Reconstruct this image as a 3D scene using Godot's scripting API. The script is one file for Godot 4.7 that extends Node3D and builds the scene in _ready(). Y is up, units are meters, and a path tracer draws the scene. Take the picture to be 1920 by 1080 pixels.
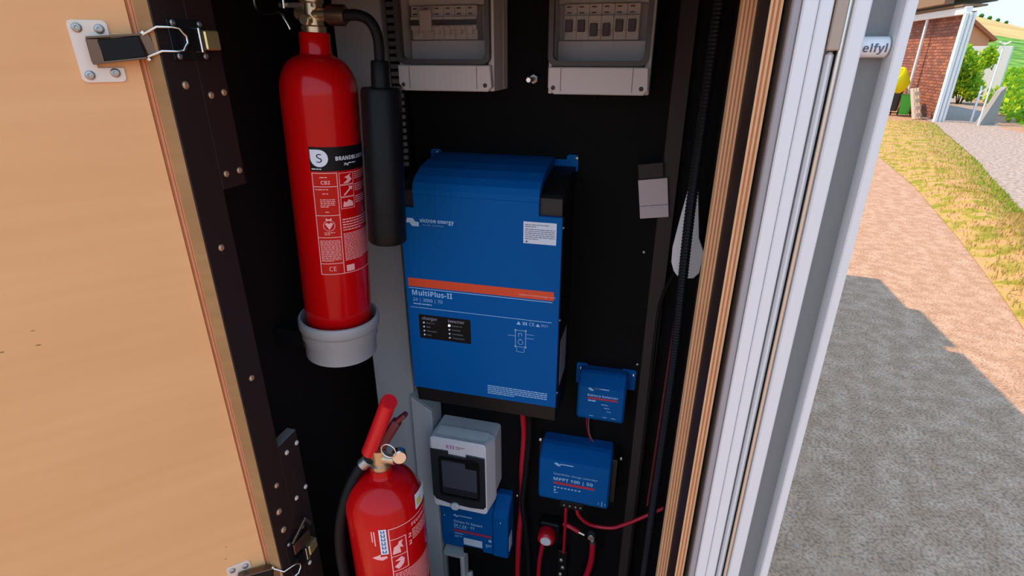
extends Node3D

var M := {}
var W := Transform3D.IDENTITY          # frame in which shapes are being modelled
var used := {}
var screw_meshes := {}
var rng := RandomNumberGenerator.new()
var fonts := {}

# ------------------------------------------------------------------ helpers
func ST() -> SurfaceTool:
	var st := SurfaceTool.new()
	st.begin(Mesh.PRIMITIVE_TRIANGLES)
	return st

func vtx(st: SurfaceTool, p: Vector3, n: Vector3) -> void:
	st.set_normal((W.basis * n).normalized())
	st.add_vertex(W * p)

func tri(st: SurfaceTool, a: Vector3, b: Vector3, c: Vector3, na: Vector3, nb: Vector3, nc: Vector3) -> void:
	vtx(st, a, na); vtx(st, c, nc); vtx(st, b, nb)

# convex polygon, any winding, turned to face "out"
func face(st: SurfaceTool, p: Array, out: Vector3) -> void:
	var n: Vector3 = (p[1] - p[0]).cross(p[2] - p[0])
	if n.length() < 1e-14 and p.size() > 3:
		n = (p[2] - p[0]).cross(p[3] - p[0])
	n = n.normalized()
	var q := p.duplicate()
	if n.dot(out) < 0.0:
		n = -n
		q.reverse()
	for i in range(1, q.size() - 1):
		tri(st, q[0], q[i], q[i + 1], n, n, n)

# chamfered box given by its limits
func box(st: SurfaceTool, lo: Vector3, hi: Vector3, b := 0.0) -> void:
	var c := (lo + hi) * 0.5
	var h := (hi - lo) * 0.5
	b = minf(b, minf(h.x, minf(h.y, h.z)) * 0.9)
	for ax in 3:
		var u := (ax + 1) % 3
		var v := (ax + 2) % 3
		for s in [-1.0, 1.0]:
			var pts := []
			for k in [[-1, -1], [1, -1], [1, 1], [-1, 1]]:
				var p := Vector3.ZERO
				p[ax] = s * h[ax]; p[u] = k[0] * (h[u] - b); p[v] = k[1] * (h[v] - b)
				pts.append(c + p)
			var o := Vector3.ZERO
			o[ax] = s
			face(st, pts, o)
		if b > 0.0:
			for s in [-1.0, 1.0]:
				for t in [-1.0, 1.0]:
					var pts := []
					for e in [[0, -1], [0, 1], [1, 1], [1, -1]]:
						var p := Vector3.ZERO
						p[ax] = e[1] * (h[ax] - b)
						p[u] = s * (h[u] - (b if e[0] == 1 else 0.0)); p[v] = t * (h[v] - (0.0 if e[0] == 1 else b))
						pts.append(c + p)
					var o := Vector3.ZERO
					o[u] = s; o[v] = t
					face(st, pts, o)
	if b > 0.0:
		for i in 8:
			var sg := Vector3(1 if i & 1 else -1, 1 if i & 2 else -1, 1 if i & 4 else -1)
			face(st, [c + sg * Vector3(h.x, h.y - b, h.z - b), c + sg * Vector3(h.x - b, h.y, h.z - b), c + sg * Vector3(h.x - b, h.y - b, h.z)], sg)

func bx(x0: float, x1: float, y0: float, y1: float, z0: float, z1: float, b := 0.0) -> SurfaceTool:
	var st := ST()
	box(st, Vector3(x0, y0, z0), Vector3(x1, y1, z1), b)
	return st

# bar from a to b: "wide" along the up hint, "thick" across
func bar(st: SurfaceTool, a: Vector3, b: Vector3, wide: float, thick: float, bev := 0.0, hint := Vector3.UP) -> void:
	var keep := W
	var d := (b - a)
	var x := d.normalized()
	var z := x.cross(hint).normalized()
	var y := z.cross(x)
	W = keep * Transform3D(Basis(x, y, z), (a + b) * 0.5)
	box(st, Vector3(-d.length() / 2, -wide / 2, -thick / 2), Vector3(d.length() / 2, wide / 2, thick / 2), bev)
	W = keep

func inset(poly: PackedVector2Array, d: float) -> PackedVector2Array:
	var out := PackedVector2Array()
	var n := poly.size()
	for i in n:
		var e0 := (poly[i] - poly[(i + n - 1) % n]).normalized()
		var e1 := (poly[(i + 1) % n] - poly[i]).normalized()
		var n0 := Vector2(-e0.y, e0.x)
		var n1 := Vector2(-e1.y, e1.x)
		var m := n0 + n1
		out.append(poly[i] + m * (d / maxf(0.3, 1.0 + n0.dot(n1))))
	return out

# polygon in x,y (counter-clockwise) extruded from z0 to z1, edge of the z1 face bevelled; ax maps the frame
func prism(st: SurfaceTool, poly: PackedVector2Array, z0: float, z1: float, bev := 0.0) -> void:
	if Geometry2D.is_polygon_clockwise(poly):
		poly = poly.duplicate(); poly.reverse()
	var n := poly.size()
	var ins := inset(poly, bev) if bev > 0.0 else poly
	var s := signf(z1 - z0)
	var t := Geometry2D.triangulate_polygon(ins)
	for i in range(0, t.size(), 3):
		face(st, [Vector3(ins[t[i]].x, ins[t[i]].y, z1), Vector3(ins[t[i + 1]].x, ins[t[i + 1]].y, z1), Vector3(ins[t[i + 2]].x, ins[t[i + 2]].y, z1)], Vector3(0, 0, s))
	t = Geometry2D.triangulate_polygon(poly)
	for i in range(0, t.size(), 3):
		face(st, [Vector3(poly[t[i]].x, poly[t[i]].y, z0), Vector3(poly[t[i + 1]].x, poly[t[i + 1]].y, z0), Vector3(poly[t[i + 2]].x, poly[t[i + 2]].y, z0)], Vector3(0, 0, -s))
	for i in n:
		var j := (i + 1) % n
		var e := poly[j] - poly[i]
		var o := Vector3(e.y, -e.x, 0)
		face(st, [Vector3(poly[i].x, poly[i].y, z0), Vector3(poly[j].x, poly[j].y, z0), Vector3(poly[j].x, poly[j].y, z1 - s * bev), Vector3(poly[i].x, poly[i].y, z1 - s * bev)], o)
		if bev > 0.0:
			face(st, [Vector3(poly[i].x, poly[i].y, z1 - s * bev), Vector3(poly[j].x, poly[j].y, z1 - s * bev), Vector3(ins[j].x, ins[j].y, z1), Vector3(ins[i].x, ins[i].y, z1)], o + Vector3(0, 0, s * e.length()))

# profile of (z, y) points extruded along x
func xprism(st: SurfaceTool, x0: float, x1: float, prof: Array, bev := 0.0) -> void:
	var keep := W
	# local (a, b, c) -> world (c, b, a): z takes the place of x
	W = keep * Transform3D(Basis(Vector3(0, 0, -1), Vector3(0, 1, 0), Vector3(1, 0, 0)), Vector3.ZERO)
	var p := PackedVector2Array()
	for q in prof:
		p.append(Vector2(-q[0], q[1]))
	var xm := (x0 + x1) / 2.0
	prism(st, p, xm, x1, bev)
	prism(st, p, xm, x0, bev)
	W = keep

func rrect(x0: float, x1: float, y0: float, y1: float, r: float, k := 4) -> PackedVector2Array:
	var p := PackedVector2Array()
	for c in [[x1 - r, y1 - r, 0.0], [x0 + r, y1 - r, 90.0], [x0 + r, y0 + r, 180.0], [x1 - r, y0 + r, 270.0]]:
		for i in k + 1:
			var a := deg_to_rad(c[2] + 90.0 * i / k)
			p.append(Vector2(c[0] + r * cos(a), c[1] + r * sin(a)))
	return p

func ring(st: SurfaceTool, o: PackedVector2Array, q: PackedVector2Array, z0: float, z1: float) -> void:
	var n := o.size()
	for i in n:
		var j := (i + 1) % n
		var e := o[j] - o[i]
		var out := Vector3(e.y, -e.x, 0)
		face(st, [Vector3(o[i].x, o[i].y, z1), Vector3(o[j].x, o[j].y, z1), Vector3(q[j].x, q[j].y, z1), Vector3(q[i].x, q[i].y, z1)], Vector3(0, 0, 1))
		face(st, [Vector3(o[i].x, o[i].y, z0), Vector3(o[j].x, o[j].y, z0), Vector3(o[j].x, o[j].y, z1), Vector3(o[i].x, o[i].y, z1)], out)
		face(st, [Vector3(q[i].x, q[i].y, z0), Vector3(q[j].x, q[j].y, z0), Vector3(q[j].x, q[j].y, z1), Vector3(q[i].x, q[i].y, z1)], -out)

# profile of Vector2(radius, height), turned about y
func lathe(st: SurfaceTool, prof: Array, n := 32) -> void:
	var m := prof.size()
	var seg := []
	for i in m - 1:
		var d: Vector2 = prof[i + 1] - prof[i]
		seg.append(Vector2(d.y, -d.x).normalized())
	for i in m - 1:
		if (prof[i + 1] - prof[i]).length() < 1e-7:
			continue
		var na: Vector2 = seg[i]
		var nb: Vector2 = seg[i]
		if i > 0 and seg[i - 1].dot(seg[i]) > 0.72:
			na = (seg[i - 1] + seg[i]).normalized()
		if i < m - 2 and seg[i + 1].dot(seg[i]) > 0.72:
			nb = (seg[i + 1] + seg[i]).normalized()
		for k in n:
			var a0 := TAU * k / n
			var a1 := TAU * (k + 1) / n
			var c0 := Vector3(sin(a0), 0, cos(a0))
			var c1 := Vector3(sin(a1), 0, cos(a1))
			var p00: Vector3 = c0 * prof[i].x + Vector3(0, prof[i].y, 0)
			var p01: Vector3 = c1 * prof[i].x + Vector3(0, prof[i].y, 0)
			var p10: Vector3 = c0 * prof[i + 1].x + Vector3(0, prof[i + 1].y, 0)
			var p11: Vector3 = c1 * prof[i + 1].x + Vector3(0, prof[i + 1].y, 0)
			var n00 := c0 * na.x + Vector3(0, na.y, 0)
			var n01 := c1 * na.x + Vector3(0, na.y, 0)
			var n10 := c0 * nb.x + Vector3(0, nb.y, 0)
			var n11 := c1 * nb.x + Vector3(0, nb.y, 0)
			if prof[i].x > 1e-7:
				tri(st, p00, p01, p11, n00, n01, n11)
			if prof[i + 1].x > 1e-7:
				tri(st, p00, p11, p10, n00, n11, n10)

# frame whose y axis runs along d
func along(p: Vector3, d: Vector3) -> Transform3D:
	var y := d.normalized()
	var h := Vector3.RIGHT if absf(y.x) < 0.8 else Vector3.BACK
	var x := (h - y * h.dot(y)).normalized()
	return Transform3D(Basis(x, y, x.cross(y)), p)

func rod(st: SurfaceTool, a: Vector3, b: Vector3, r: float, n := 12, bev := 0.0) -> void:
	var keep := W
	W = keep * along(a, b - a)
	var l := (b - a).length()
	lathe(st, [Vector2(0, 0), Vector2(r - bev, 0), Vector2(r, bev), Vector2(r, l - bev), Vector2(r - bev, l), Vector2(0, l)], n)
	W = keep

func curve(pts: Array, k := 6) -> PackedVector3Array:
	var c := PackedVector3Array()
	var n := pts.size()
	for i in n - 1:
		var p0: Vector3 = pts[maxi(i - 1, 0)]
		var p3: Vector3 = pts[mini(i + 2, n - 1)]
		for j in k:
			c.append(pts[i].cubic_interpolate(pts[i + 1], p0, p3, float(j) / k))
	c.append(pts[n - 1])
	return c

func tube(st: SurfaceTool, pts: PackedVector3Array, r: float, n := 10, rib := 0.0) -> void:
	var m := pts.size()
	var up := Vector3(0.31, 0.13, 0.94).normalized()
	var fr := []
	for i in m:
		var d := (pts[mini(i + 1, m - 1)] - pts[maxi(i - 1, 0)]).normalized()
		up = (up - d * up.dot(d)).normalized()
		fr.append([up, d.cross(up)])
	for i in m - 1:
		var ra := r + (rib if i % 2 == 0 else 0.0)
		var rb := r + (rib if i % 2 == 1 else 0.0)
		for k in n:
			var a0 := TAU * k / n
			var a1 := TAU * (k + 1) / n
			var u0: Vector3 = fr[i][0] * cos(a0) + fr[i][1] * sin(a0)
			var u1: Vector3 = fr[i][0] * cos(a1) + fr[i][1] * sin(a1)
			var v0: Vector3 = fr[i + 1][0] * cos(a0) + fr[i + 1][1] * sin(a0)
			var v1: Vector3 = fr[i + 1][0] * cos(a1) + fr[i + 1][1] * sin(a1)
			if rib > 0.0:
				face(st, [pts[i] + u0 * ra, pts[i] + u1 * ra, pts[i + 1] + v1 * rb, pts[i + 1] + v0 * rb], u0 + u1)
			else:
				tri(st, pts[i] + u0 * r, pts[i] + u1 * r, pts[i + 1] + v1 * r, u0, u1, v1)
				tri(st, pts[i] + u0 * r, pts[i + 1] + v1 * r, pts[i + 1] + v0 * r, u0, v1, v0)
	for e in [0, m - 1]:
		var d: Vector3 = (pts[1] - pts[0]) * -1.0 if e == 0 else pts[m - 1] - pts[m - 2]
		var cap := []
		for k in n:
			var a := TAU * k / n
			cap.append(pts[e] + (fr[e][0] * cos(a) + fr[e][1] * sin(a)) * r)
		face(st, cap, d)

# triangles of a line of flat lettering, baseline on y = 0, cap height h
func lettering(s: String, h: float, bold := false, centre := false, stretch := 1.0) -> PackedVector3Array:
	var key := "b" if bold else "r"
	if not fonts.has(key):
		var f := SystemFont.new()
		f.font_names = PackedStringArray(["Droid Sans"])
		f.font_weight = 700 if bold else 400
		fonts[key] = f
	var tm := TextMesh.new()
	tm.font = fonts[key]
	tm.font_size = 48
	tm.pixel_size = 0.01
	tm.depth = 0.0
	tm.curve_step = 2.0
	tm.horizontal_alignment = HORIZONTAL_ALIGNMENT_LEFT
	tm.text = "H"
	var ref := tm.get_aabb()
	tm.text = s
	var out := PackedVector3Array()
	if tm.get_surface_count() == 0:
		return out
	var a := tm.surface_get_arrays(0)
	var v: PackedVector3Array = a[Mesh.ARRAY_VERTEX]
	var ix = a[Mesh.ARRAY_INDEX]
	var k := h / ref.size.y
	var box_ := tm.get_aabb()
	var ox := box_.position.x + (box_.size.x * 0.5 if centre else 0.0)
	var num: int = ix.size() if ix != null and ix.size() else v.size()
	for i in num:
		var p: Vector3 = v[ix[i]] if ix != null and ix.size() else v[i]
		out.append(Vector3((p.x - ox) * k * stretch, (p.y - ref.position.y) * k, 0))
	return out

func finer(t: PackedVector3Array, most: float) -> PackedVector3Array:
	var out := PackedVector3Array()
	var todo := []
	for i in range(0, t.size(), 3):
		todo.append([t[i], t[i + 1], t[i + 2]])
	while todo.size():
		var q: Array = todo.pop_back()
		var k := 0
		for i in 3:
			if q[i].distance_to(q[(i + 1) % 3]) > q[k].distance_to(q[(k + 1) % 3]):
				k = i
		var a: Vector3 = q[k]
		var b: Vector3 = q[(k + 1) % 3]
		var c: Vector3 = q[(k + 2) % 3]
		if a.distance_to(b) <= most:
			out.append_array([a, b, c])
		else:
			var m := (a + b) * 0.5
			todo.append([a, m, c])
			todo.append([m, b, c])
	return out

func print_flat(st: SurfaceTool, s: String, h: float, x: float, y: float, z: float, bold := false, centre := false, stretch := 1.0) -> void:
	var t := lettering(s, h, bold, centre, stretch)
	for i in range(0, t.size(), 3):
		face(st, [t[i] + Vector3(x, y, z), t[i + 1] + Vector3(x, y, z), t[i + 2] + Vector3(x, y, z)], Vector3(0, 0, 1))

func flat(st: SurfaceTool, x0: float, x1: float, y0: float, y1: float, z: float) -> void:
	face(st, [Vector3(x0, y0, z), Vector3(x1, y0, z), Vector3(x1, y1, z), Vector3(x0, y1, z)], Vector3(0, 0, 1))

# rows of print too small to read
func rows(st: SurfaceTool, x0: float, x1: float, y_top: float, pitch: float, n: int, z: float, thick := 0.35) -> void:
	for i in n:
		var y := y_top - pitch * i
		var x := x0
		var end := x1 - (0.0 if i < n - 1 else (x1 - x0) * 0.55)
		while x < end - 0.001:
			var w := minf(rng.randf_range(0.003, 0.009), end - x)
			flat(st, x, x + w, y - pitch * thick, y, z)
			x += w + 0.0011

# the same on a cylinder: angle in degrees from +z towards +x
func cyl(r: float, deg: float, y: float) -> Vector3:
	var a := deg_to_rad(deg)
	return Vector3(r * sin(a), y, r * cos(a))

func cpatch(st: SurfaceTool, r: float, a0: float, a1: float, y0: float, y1: float) -> void:
	var n := maxi(1, int(ceil((a1 - a0) / 6.0)))
	for i in n:
		var p := lerpf(a0, a1, float(i) / n)
		var q := lerpf(a0, a1, float(i + 1) / n)
		tri(st, cyl(r, p, y0), cyl(r, q, y0), cyl(r, q, y1), cyl(1, p, 0), cyl(1, q, 0), cyl(1, q, 0))
		tri(st, cyl(r, p, y0), cyl(r, q, y1), cyl(r, p, y1), cyl(1, p, 0), cyl(1, q, 0), cyl(1, p, 0))

func cframe(st: SurfaceTool, r: float, a0: float, a1: float, y0: float, y1: float, w: float) -> void:
	var wa := rad_to_deg(w / r)
	cpatch(st, r, a0, a1, y0, y0 + w)
	cpatch(st, r, a0, a1, y1 - w, y1)
	cpatch(st, r, a0, a0 + wa, y0, y1)
	cpatch(st, r, a1 - wa, a1, y0, y1)

func crows(st: SurfaceTool, r: float, a0: float, a1: float, y_top: float, pitch: float, n: int) -> void:
	for i in n:
		var y := y_top - pitch * i
		var a := a0
		var end := a1 - (0.0 if i < n - 1 else (a1 - a0) * 0.4)
		while a < end - 0.5:
			var w := minf(rng.randf_range(2.5, 7.0), end - a)
			cpatch(st, r, a, a + w, y - pitch * 0.45, y)
			a += w + 1.0

func print_cyl(st: SurfaceTool, s: String, h: float, r: float, deg: float, y: float, bold := false, centre := false, upright := false, amax := 360.0) -> void:
	var t := finer(lettering(s, h, bold, centre), 0.004)
	for i in range(0, t.size(), 3):
		var q := []
		var out := Vector3.ZERO
		var far := -999.0
		for j in 3:
			var p := t[i + j]
			if upright:
				p = Vector3(p.y, -p.x, 0)
			var a := deg + rad_to_deg(p.x / r)
			far = maxf(far, a)
			q.append(cyl(r, a, y + p.y))
			out += cyl(1, a, 0)
		if far < amax:
			face(st, q, out)

# flat outline drawn on a cylinder
func cpoly(st: SurfaceTool, poly: PackedVector2Array, r: float, deg: float, y: float) -> void:
	var lo := INF
	var hi := -INF
	for p in poly:
		lo = minf(lo, p.x); hi = maxf(hi, p.x)
	var x := lo
	while x < hi:
		var cut := PackedVector2Array([Vector2(x, -1), Vector2(x + 0.0025, -1), Vector2(x + 0.0025, 1), Vector2(x, 1)])
		for piece in Geometry2D.intersect_polygons(poly, cut):
			var t := Geometry2D.triangulate_polygon(piece)
			for i in range(0, t.size(), 3):
				var q := []
				for j in 3:
					var p: Vector2 = piece[t[i + j]]
					q.append(cyl(r, deg + rad_to_deg(p.x / r), y + p.y))
				face(st, q, cyl(1, deg + rad_to_deg(x / r), 0))
		x += 0.0025

func named(s: String) -> String:
	if not used.has(s):
		used[s] = 0
		return s
	used[s] += 1
	return "%s_%03d" % [s, used[s]]

func tag(o: Node, label: String, category: String, group := "", kind := "") -> void:
	if label: o.set_meta("label", label)
	if category: o.set_meta("category", category)
	if group: o.set_meta("group", group)
	if kind: o.set_meta("kind", kind)

func thing(called: String, label: String, category: String, base := Vector3.ZERO, group := "") -> Node3D:
	var o := Node3D.new()
	o.name = named(called)
	o.position = base
	add_child(o)
	tag(o, label, category, group)
	return o

func origin_of(n: Node) -> Vector3:
	var p := Vector3.ZERO
	while n and n != self:
		p += n.position
		n = n.get_parent()
	return p

# one part; shapes are written in world coordinates
func part(parent: Node, called: String, st: SurfaceTool, m: Material, label := "") -> MeshInstance3D:
	var o := MeshInstance3D.new()
	o.name = called
	o.mesh = st.commit()
	o.material_override = null
	o.mesh.surface_set_material(0, m)
	o.position = -origin_of(parent)
	if label: o.set_meta("label", label)
	parent.add_child(o, true)
	return o

# a thing, or a piece of the setting, that is one mesh
func solo(called: String, st: SurfaceTool, m: Material, label: String, category := "", kind := "", group := "") -> MeshInstance3D:
	var o := MeshInstance3D.new()
	o.name = named(called)
	o.mesh = st.commit()
	o.mesh.surface_set_material(0, m)
	add_child(o)
	tag(o, label, category, group, kind)
	return o

func structure(called: String, st: SurfaceTool, m: Material, label := "") -> MeshInstance3D:
	return solo(called, st, m, label, "", "structure")

func screw(parent: Node, p: Vector3, n: Vector3, r: float, m: Material, called := "screw", sx := 1.0) -> void:
	var key := [r, m]
	if not screw_meshes.has(key):
		var st := ST()
		var keep := W
		W = Transform3D.IDENTITY
		lathe(st, [Vector2(r, 0), Vector2(r, r * 0.18), Vector2(r * 0.86, r * 0.42), Vector2(r * 0.5, r * 0.55), Vector2(r * 0.42, r * 0.55), Vector2(r * 0.34, r * 0.2), Vector2(0, r * 0.2)], 14)
		W = keep
		var me := st.commit()
		me.surface_set_material(0, m)
		screw_meshes[key] = me
	var o := MeshInstance3D.new()
	o.name = called
	o.mesh = screw_meshes[key]
	o.transform = along(p - origin_of(parent), n)
	parent.add_child(o, true)

# ------------------------------------------------------------------ materials
func mat(key: String, c: Color, rough := 0.5, metal := 0.0, spec := 0.5) -> StandardMaterial3D:
	var m := StandardMaterial3D.new()
	m.resource_name = key
	m.albedo_color = c
	m.roughness = rough
	m.metallic = metal
	m.metallic_specular = spec
	M[key] = m
	return m

func c8(r: int, g: int, b: int) -> Color:
	return Color8(r, g, b)

func noise_tex(freq: float, cols: Array, offs: Array, oct := 4, size := 512, sd := 1, stretch := Vector2.ONE, as_normal := false, ntype := FastNoiseLite.TYPE_SIMPLEX_SMOOTH) -> Texture2D:
	var f := FastNoiseLite.new()
	f.seed = sd
	f.frequency = freq
	f.noise_type = ntype
	f.fractal_octaves = oct
	var im := f.get_seamless_image(size, size, false, false, 0.12)
	var g := Gradient.new()
	g.offsets = PackedFloat32Array(offs)
	g.colors = PackedColorArray(cols)
	var out := Image.create(size, size, false, Image.FORMAT_RGB8)
	for y in size:
		for x in size:
			var v := im.get_pixel(x, y).r
			out.set_pixel(x, y, g.sample(v))
	return ImageTexture.create_from_image(out)

func wood_tex(base: Color, streak: Color, amount: float, sd: int, size := 512) -> Texture2D:
	# fine grain running along the texture's u axis, with soft broad figure
	var fine := FastNoiseLite.new()
	fine.seed = sd
	fine.frequency = 0.05
	var broad := FastNoiseLite.new()
	broad.seed = sd + 7
	broad.frequency = 0.006
	var out := Image.create(size, size, false, Image.FORMAT_RGB8)
	for y in size:
		for x in size:
			var wave := sin(TAU * x / size) * 6.0
			var a := fine.get_noise_2d(cos(TAU * x / size) * 9.0 + 30.0, y + wave) * 0.5 + 0.5
			var b := broad.get_noise_2d(cos(TAU * x / size) * 60.0, y + sin(TAU * x / size) * 40.0) * 0.5 + 0.5
			var edge := absf(y - size * 0.5) / (size * 0.5)
			var t := clampf(a * 0.45 + b * 0.75 - 0.2, 0, 1)
			t = lerpf(t, 0.45, smoothstep(0.9, 1.0, edge))
			out.set_pixel(x, y, base.lerp(streak, t * amount))
	return ImageTexture.create_from_image(out)

func triplanar(m: StandardMaterial3D, t: Texture2D, scale: Vector3, world := true) -> void:
	m.albedo_texture = t
	m.albedo_color = Color.WHITE
	m.uv1_triplanar = true
	m.uv1_world_triplanar = world
	m.uv1_scale = scale
	m.uv1_triplanar_sharpness = 4.0

func materials() -> void:
	var m := mat("birch", Color.WHITE, 0.55)
	triplanar(m, wood_tex(c8(240, 178, 120), c8(214, 146, 88), 0.75, 5), Vector3(1.6, 1.9, 1.6))
	m = mat("ply_edge", Color.WHITE, 0.75)
	triplanar(m, wood_tex(c8(176, 132, 82), c8(132, 92, 52), 0.8, 9), Vector3(2.0, 2.0, 2.0))
	m = mat("ply_light", Color.WHITE, 0.7)
	triplanar(m, wood_tex(c8(250, 200, 148), c8(230, 172, 120), 0.7, 11), Vector3(3.0, 3.0, 3.0))
	m = mat("ply_dark", Color.WHITE, 0.8)
	triplanar(m, wood_tex(c8(216, 140, 94), c8(186, 114, 74), 0.8, 13), Vector3(3.0, 3.0, 3.0))
	mat("film", c8(44, 30, 27), 0.5, 0.0, 0.35)
	mat("film_cut", c8(112, 104, 98), 0.7)
	mat("black_wall", c8(14, 13, 13), 0.75, 0.0, 0.25)
	mat("side_wall", c8(30, 20, 20), 0.7, 0.0, 0.25)
	mat("brown_batten", c8(46, 33, 30), 0.7)
	mat("blue", c8(2, 90, 158), 0.5, 0.0, 0.2)
	mat("orange", c8(232, 74, 34), 0.5)
	mat("print_blue", c8(168, 206, 240), 0.6)
	mat("print_white", c8(232, 236, 242), 0.6)
	mat("print_red", c8(198, 44, 66), 0.6)
	mat("print_pink", c8(250, 176, 172), 0.5)
	mat("sticker", c8(222, 226, 236), 0.6)
	mat("sticker_ink", c8(88, 96, 120), 0.7)
	mat("black_metal", c8(16, 15, 17), 0.5)
	mat("black_plastic", c8(20, 19, 20), 0.45, 0.0, 0.3)
	mat("black_rubber", c8(22, 21, 22), 0.55, 0.0, 0.3)
	m = mat("red_paint", c8(198, 8, 12), 0.22, 0.0, 0.25)
	m.clearcoat_enabled = true
	m.clearcoat = 0.3
	m.clearcoat_roughness = 0.08
	mat("red_plastic", c8(208, 20, 30), 0.35)
	mat("red_cable", c8(196, 18, 44), 0.45)
	mat("dark_red", c8(96, 24, 30), 0.5)
	mat("brass", c8(206, 184, 150), 0.3, 0.9)
	mat("chrome", c8(226, 222, 214), 0.22, 1.0)
	mat("steel", c8(176, 172, 166), 0.38, 0.9)
	mat("zinc", c8(228, 208, 190), 0.5, 0.25)
	mat("gold", c8(236, 214, 150), 0.3, 0.85)
	mat("dark_steel", c8(112, 90, 74), 0.32, 0.8)
	mat("screw_brown", c8(206, 164, 130), 0.4, 0.6)
	mat("grey_pvc", c8(184, 182, 180), 0.5)
	mat("grey_pvc_cup", c8(164, 158, 156), 0.45)
	mat("grey_duct", c8(120, 116, 112), 0.6)
	mat("case_grey", c8(206, 198, 194), 0.5)
	mat("case_lit", c8(240, 232, 232), 0.5)  # lighter copy of the grey casing, with light from below in its colour
	mat("window_seal", c8(64, 58, 56), 0.5)
	m = mat("smoked_pane", Color(0.3, 0.28, 0.27, 0.12), 0.05, 0.0, 0.1)
	m.transparency = BaseMaterial3D.TRANSPARENCY_ALPHA
	m = mat("dark_pane", Color(0.16, 0.16, 0.18, 0.55), 0.08)
	m.transparency = BaseMaterial3D.TRANSPARENCY_ALPHA
	mat("breaker", c8(196, 182, 172), 0.55)
	mat("breaker_toggle", c8(58, 14, 12), 0.5)
	mat("breaker_slot", c8(48, 30, 26), 0.6)
	mat("lilac", c8(176, 60, 150), 0.6)
	mat("ink_grey", c8(140, 140, 150), 0.6)
	mat("alu", c8(226, 224, 222), 0.4, 0.1)
	mat("alu_edge", c8(160, 154, 154), 0.5, 0.1)
	mat("grey_panel", c8(136, 136, 134), 0.55)
	mat("seal_beige", c8(176, 156, 138), 0.7)
	mat("white_plastic", c8(226, 224, 224), 0.4)
	mat("paper", c8(196, 180, 178), 0.8)
	mat("yellow_label", c8(214, 196, 92), 0.6)
	mat("trailer_skin", c8(206, 206, 208), 0.5)
	# outdoors
	m = mat("dirt", Color.WHITE, 0.95, 0.0, 0.2)
	triplanar(m, noise_tex(0.02, [c8(178, 142, 116), c8(187, 149, 123), c8(194, 156, 130), c8(202, 166, 141)], [0.2, 0.42, 0.6, 0.8], 5, 512, 3), Vector3(0.7, 0.7, 0.7))
	m.detail_enabled = true
	m.detail_blend_mode = BaseMaterial3D.BLEND_MODE_MUL
	m.detail_albedo = noise_tex(0.16, [c8(196, 194, 194), c8(236, 234, 232), c8(255, 255, 255)], [0.25, 0.45, 0.7], 3, 512, 21)
	m.heightmap_enabled = false
	m = mat("asphalt", Color.WHITE, 0.9, 0.0, 0.2)
	triplanar(m, noise_tex(0.06, [c8(140, 124, 116), c8(166, 148, 138), c8(178, 160, 150)], [0.25, 0.5, 0.8], 4, 256, 5), Vector3(0.8, 0.8, 0.8))
	m = mat("turf", Color.WHITE, 0.95, 0.0, 0.1)
	triplanar(m, noise_tex(0.02, [c8(186, 142, 106), c8(182, 148, 98), c8(166, 146, 78), c8(132, 130, 50)], [0.25, 0.42, 0.56, 0.75], 5, 512, 8), Vector3(0.35, 0.35, 0.35))
	for g in [["blade_dry", c8(178, 150, 84)], ["blade_green", c8(126, 148, 44)], ["leaf_lime", c8(190, 206, 44)], ["leaf_green", c8(124, 168, 48)], ["leaf_deep", c8(52, 104, 40)]]:
		m = mat(g[0], g[1], 0.7, 0.0, 0.2)
		m.cull_mode = BaseMaterial3D.CULL_DISABLED
		m.backlight_enabled = true
		m.backlight = g[1] * 0.7
	m = mat("bank_green", Color.WHITE, 0.95, 0.0, 0.1)
	triplanar(m, noise_tex(0.03, [c8(76, 116, 40), c8(116, 156, 50), c8(150, 176, 64), c8(176, 176, 84)], [0.25, 0.45, 0.6, 0.8], 5, 256, 12), Vector3(0.08, 0.08, 0.08))
	m = mat("far_green", Color.WHITE, 0.95, 0.0, 0.1)
	triplanar(m, noise_tex(0.05, [c8(70, 116, 62), c8(104, 150, 66), c8(134, 168, 84)], [0.25, 0.5, 0.75], 4, 256, 14), Vector3(0.02, 0.02, 0.02))
	m = mat("far_field", Color.WHITE, 0.95, 0.0, 0.1)
	triplanar(m, noise_tex(0.03, [c8(186, 160, 108), c8(206, 178, 124)], [0.3, 0.7], 3, 128, 16), Vector3(0.01, 0.02, 0.02))
	mat("bark", c8(96, 76, 58), 0.9)
	mat("brick_a", c8(150, 92, 74), 0.9)
	mat("brick_b", c8(134, 84, 70), 0.9)
	mat("brick_c", c8(164, 104, 82), 0.9)
	mat("mortar", c8(160, 132, 118), 0.95)
	mat("white_frame", c8(232, 230, 230), 0.5)
	mat("fascia_wood", c8(132, 106, 82), 0.8)
	mat("roof_tin", c8(96, 100, 100), 0.6)
	mat("yellow_tub", c8(238, 226, 10), 0.4)
	mat("green_bin", c8(70, 178, 54), 0.45)
	mat("dark_bin", c8(60, 60, 60), 0.5)
	mat("pallet_wood", c8(214, 196, 172), 0.8)
	mat("white_wall", c8(222, 220, 218), 0.8)
	mat("concrete", c8(150, 148, 146), 0.9)
	mat("roof_tile", c8(170, 96, 72), 0.9)
	mat("terracotta", c8(214, 140, 110), 0.9)
	mat("stone", c8(172, 148, 132), 0.95, 0.0, 0.15)

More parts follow.
